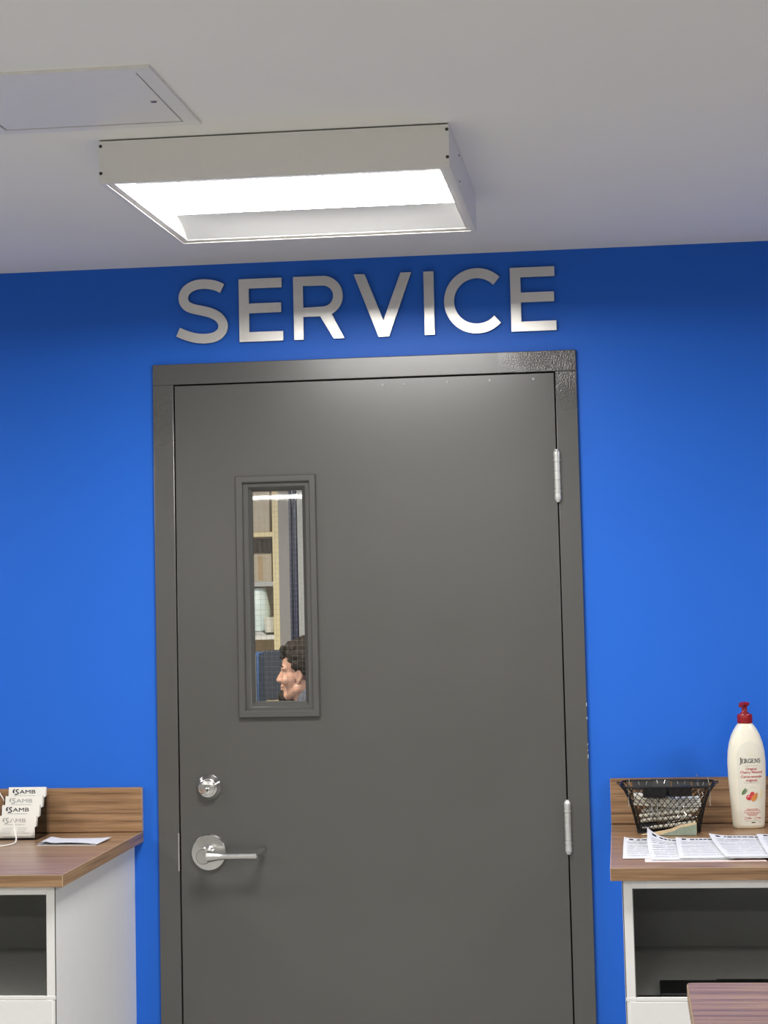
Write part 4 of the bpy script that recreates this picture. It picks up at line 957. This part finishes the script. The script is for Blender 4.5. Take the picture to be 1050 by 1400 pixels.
# torso leaning forward, arms on the lap, seated legs
B.ell((-0.125,0,1.040), (0.125,0.195,0.105)).ell((-0.085,0,0.90), (0.130,0.180,0.170)).ell((-0.045,0,0.70), (0.130,0.165,0.170)).ell((-0.02,0,0.57), (0.145,0.175,0.100))
for s_ in (-1, 1):
    B.ell((-0.135,s_*0.195,1.060), (0.062,0.058,0.060)).cap((-0.135,s_*0.205,1.055), (-0.105,s_*0.250,0.800), 0.052, 0.042).cap((-0.105,s_*0.250,0.800), (-0.335,s_*0.165,0.700), 0.040, 0.028)
    B.ell((-0.385,s_*0.150,0.690), (0.050,0.040,0.018), (0,D(8),0))
    for k, (oy, ln_) in enumerate(((-0.028,0.058),(-0.010,0.068),(0.009,0.065),(0.027,0.052))):
        b0 = (-0.420, s_*0.150+oy, 0.688); b1 = (-0.420-ln_*0.6, s_*0.150+oy*1.1, 0.682); b2 = (-0.420-ln_, s_*0.150+oy*1.1, 0.660)
        B.cap(b0, b1, 0.0092, 0.0085, 10, 4).cap(b1, b2, 0.0085, 0.0075, 10, 4)
    B.cap((-0.370,s_*0.112,0.690), (-0.405,s_*0.096,0.680), 0.011, 0.009, 10, 4).cap((-0.405,s_*0.096,0.680), (-0.428,s_*0.098,0.668), 0.009, 0.008, 10, 4)
    B.cap((-0.03,s_*0.095,0.585), (-0.46,s_*0.115,0.580), 0.085, 0.060).cap((-0.46,s_*0.115,0.575), (-0.44,s_*0.12,0.12), 0.058, 0.040).cap((-0.42,s_*0.12,0.045), (-0.58,s_*0.125,0.035), 0.045, 0.032)
link('body', B.mesh(0.0055, 2), 'skin', pr)
# shirt
B = Blob()
B.ell((-0.125,0,1.040), (0.137,0.207,0.117)).ell((-0.085,0,0.90), (0.142,0.192,0.18)).ell((-0.045,0,0.70), (0.142,0.177,0.175))
B.cap((-0.155,0,1.130), (-0.145,0,1.09), 0.083, 0.095).ell((-0.145,0,1.165), (0.080,0.078,0.045), (0,D(22),0))
B.ell((-0.145,-0.09,1.165), (0.085,0.075,0.095), (0,D(25),0)).ell((-0.145,0.09,1.165), (0.085,0.075,0.095), (0,D(25),0))
for s_ in (-1, 1): B.ell((-0.135,s_*0.195,1.075), (0.078,0.075,0.082)).cap((-0.135,s_*0.205,1.055), (-0.110,s_*0.243,0.84), 0.065, 0.060).cap((-0.16,s_*0.07,1.14), (-0.14,s_*0.19,1.085), 0.055, 0.055)
link('shirt', B.mesh(0.007, 3), 'shirt', pr)
B = Blob()
B.ell((-0.02,0,0.57), (0.152,0.182,0.105))
for s_ in (-1, 1): B.cap((-0.03,s_*0.095,0.585), (-0.46,s_*0.115,0.580), 0.093, 0.068).cap((-0.46,s_*0.115,0.575), (-0.44,s_*0.12,0.14), 0.067, 0.055)
link('trousers', B.mesh(0.010, 2), 'trousers', pr)
B = Blob()
for s_ in (-1, 1): B.cap((-0.42,s_*0.12,0.05), (-0.585,s_*0.125,0.038), 0.050, 0.038)
link('shoes', B.mesh(0.008, 2), 'black', pr)
# hair: a cap of overlapping curls
B = Blob(); rnd = random.Random(3)
B.ell((-0.190,0,1.352), (0.093,0.083,0.087)).ell((-0.150,0,1.315), (0.070,0.079,0.075))
for k in range(420):
    a = rnd.uniform(0, 2*PI); e = math.asin(rnd.uniform(-0.75, 1.0)); x = math.cos(e)*math.cos(a); y = math.cos(e)*math.sin(a); z = math.sin(e)
    c = Vector((-0.195+0.098*x, 0.080*y, 1.342+0.088*z))
    if c.x < -0.262 and c.z < 1.362: continue
    if c.x < -0.198 and c.z < 1.315: continue
    if c.x < -0.240 and c.z < 1.335: continue
    if c.z < 1.262: continue
    r_ = rnd.uniform(0.010, 0.017); B.ell(c, (r_*rnd.uniform(0.8,1.4), r_, r_*rnd.uniform(0.7,1.1)), (rnd.uniform(0,3), rnd.uniform(0,3), 0), 2)
for k in range(26):
    y = rnd.uniform(-0.055, 0.055); B.ell((-0.268-rnd.uniform(0,0.022), y, 1.372+rnd.uniform(0,0.022)), (0.016,0.012,0.012), (0,rnd.uniform(0,2),0), 2)
B.cap((-0.228,-0.072,1.330), (-0.226,-0.073,1.300), 0.010, 0.006).cap((-0.228,0.072,1.330), (-0.226,0.073,1.300), 0.010, 0.006)
link('hair', B.mesh(0.0045, 1), 'hair', pr)
B = Blob()
B.ell((-0.288,0,1.200), (0.027,0.030,0.026)).ell((-0.298,0,1.216), (0.010,0.016,0.012)).ell((-0.276,0,1.186), (0.022,0.022,0.014))
for k in range(30): B.ell((-0.288+rnd.uniform(-0.018,0.016), rnd.uniform(-0.02,0.02), 1.192+rnd.uniform(-0.014,0.016)), (0.009,0.009,0.009), sub=2)
link('beard', B.mesh(0.004, 1), 'hair', pr)
B = Blob()
for s_ in (-1, 1): B.cap((-0.300,s_*0.014,1.325), (-0.286,s_*0.042,1.324), 0.0045, 0.0035, 10, 4)
link('eyebrows', B.mesh(0.0025, 1), 'hair', pr)
for s_ in (-1, 1):
    e_ = MB().lathe([(0.001,-0.0105),(0.006,-0.0085),(0.0100,-0.003),(0.0105,0.0),(0.0100,0.003),(0.006,0.0085),(0.001,0.0105)], (0,0,0), 'x', 16)
    ey = part('eye', e_, 'card', pr, smooth=True, loc=(-0.2765, s_*0.0315, 1.300)); ey.scale = (0.85, 0.85, 0.62); part('iris', MB().lathe([(0.0046,0),(0.004,-0.0008),(0.001,-0.0012)], (-0.0098,0,0), 'x', 12), 'hair', ey)
oc = thing('office_chair', 'dark office chair under the seated person', 'chair', (0.0, PY, 0))
part('seat', slab(rrect(-0.30, 0.16, -0.23, 0.23, 0.06), 0.405, 0.468), 'darkblue', oc, bevel=0.01)
part('backrest', MB().box(0.165, 0.215, -0.21, 0.21, 0.55, 0.98), 'darkblue', oc, bevel=0.015)
part('back_post', MB().box(0.17, 0.20, -0.03, 0.03, 0.42, 0.60), 'black', oc)
part('column', MB().lathe([(0.03,0.08),(0.03,0.25),(0.02,0.25),(0.02,0.405)], (-0.05,0,0), 'z', 16), 'black', oc)
for k in range(5):
    a = 2*PI*k/5+0.3; lg = part('leg', MB().tube([(-0.05,0,0.09),(-0.05+0.28*math.cos(a),0.28*math.sin(a),0.065)], [0.025,0.015], 8), 'black', oc)
    part('caster', MB().lathe([(0.025,-0.01),(0.025,0.01)], (-0.05+0.28*math.cos(a),0.28*math.sin(a),0.025), 'y', 14), 'black', lg)
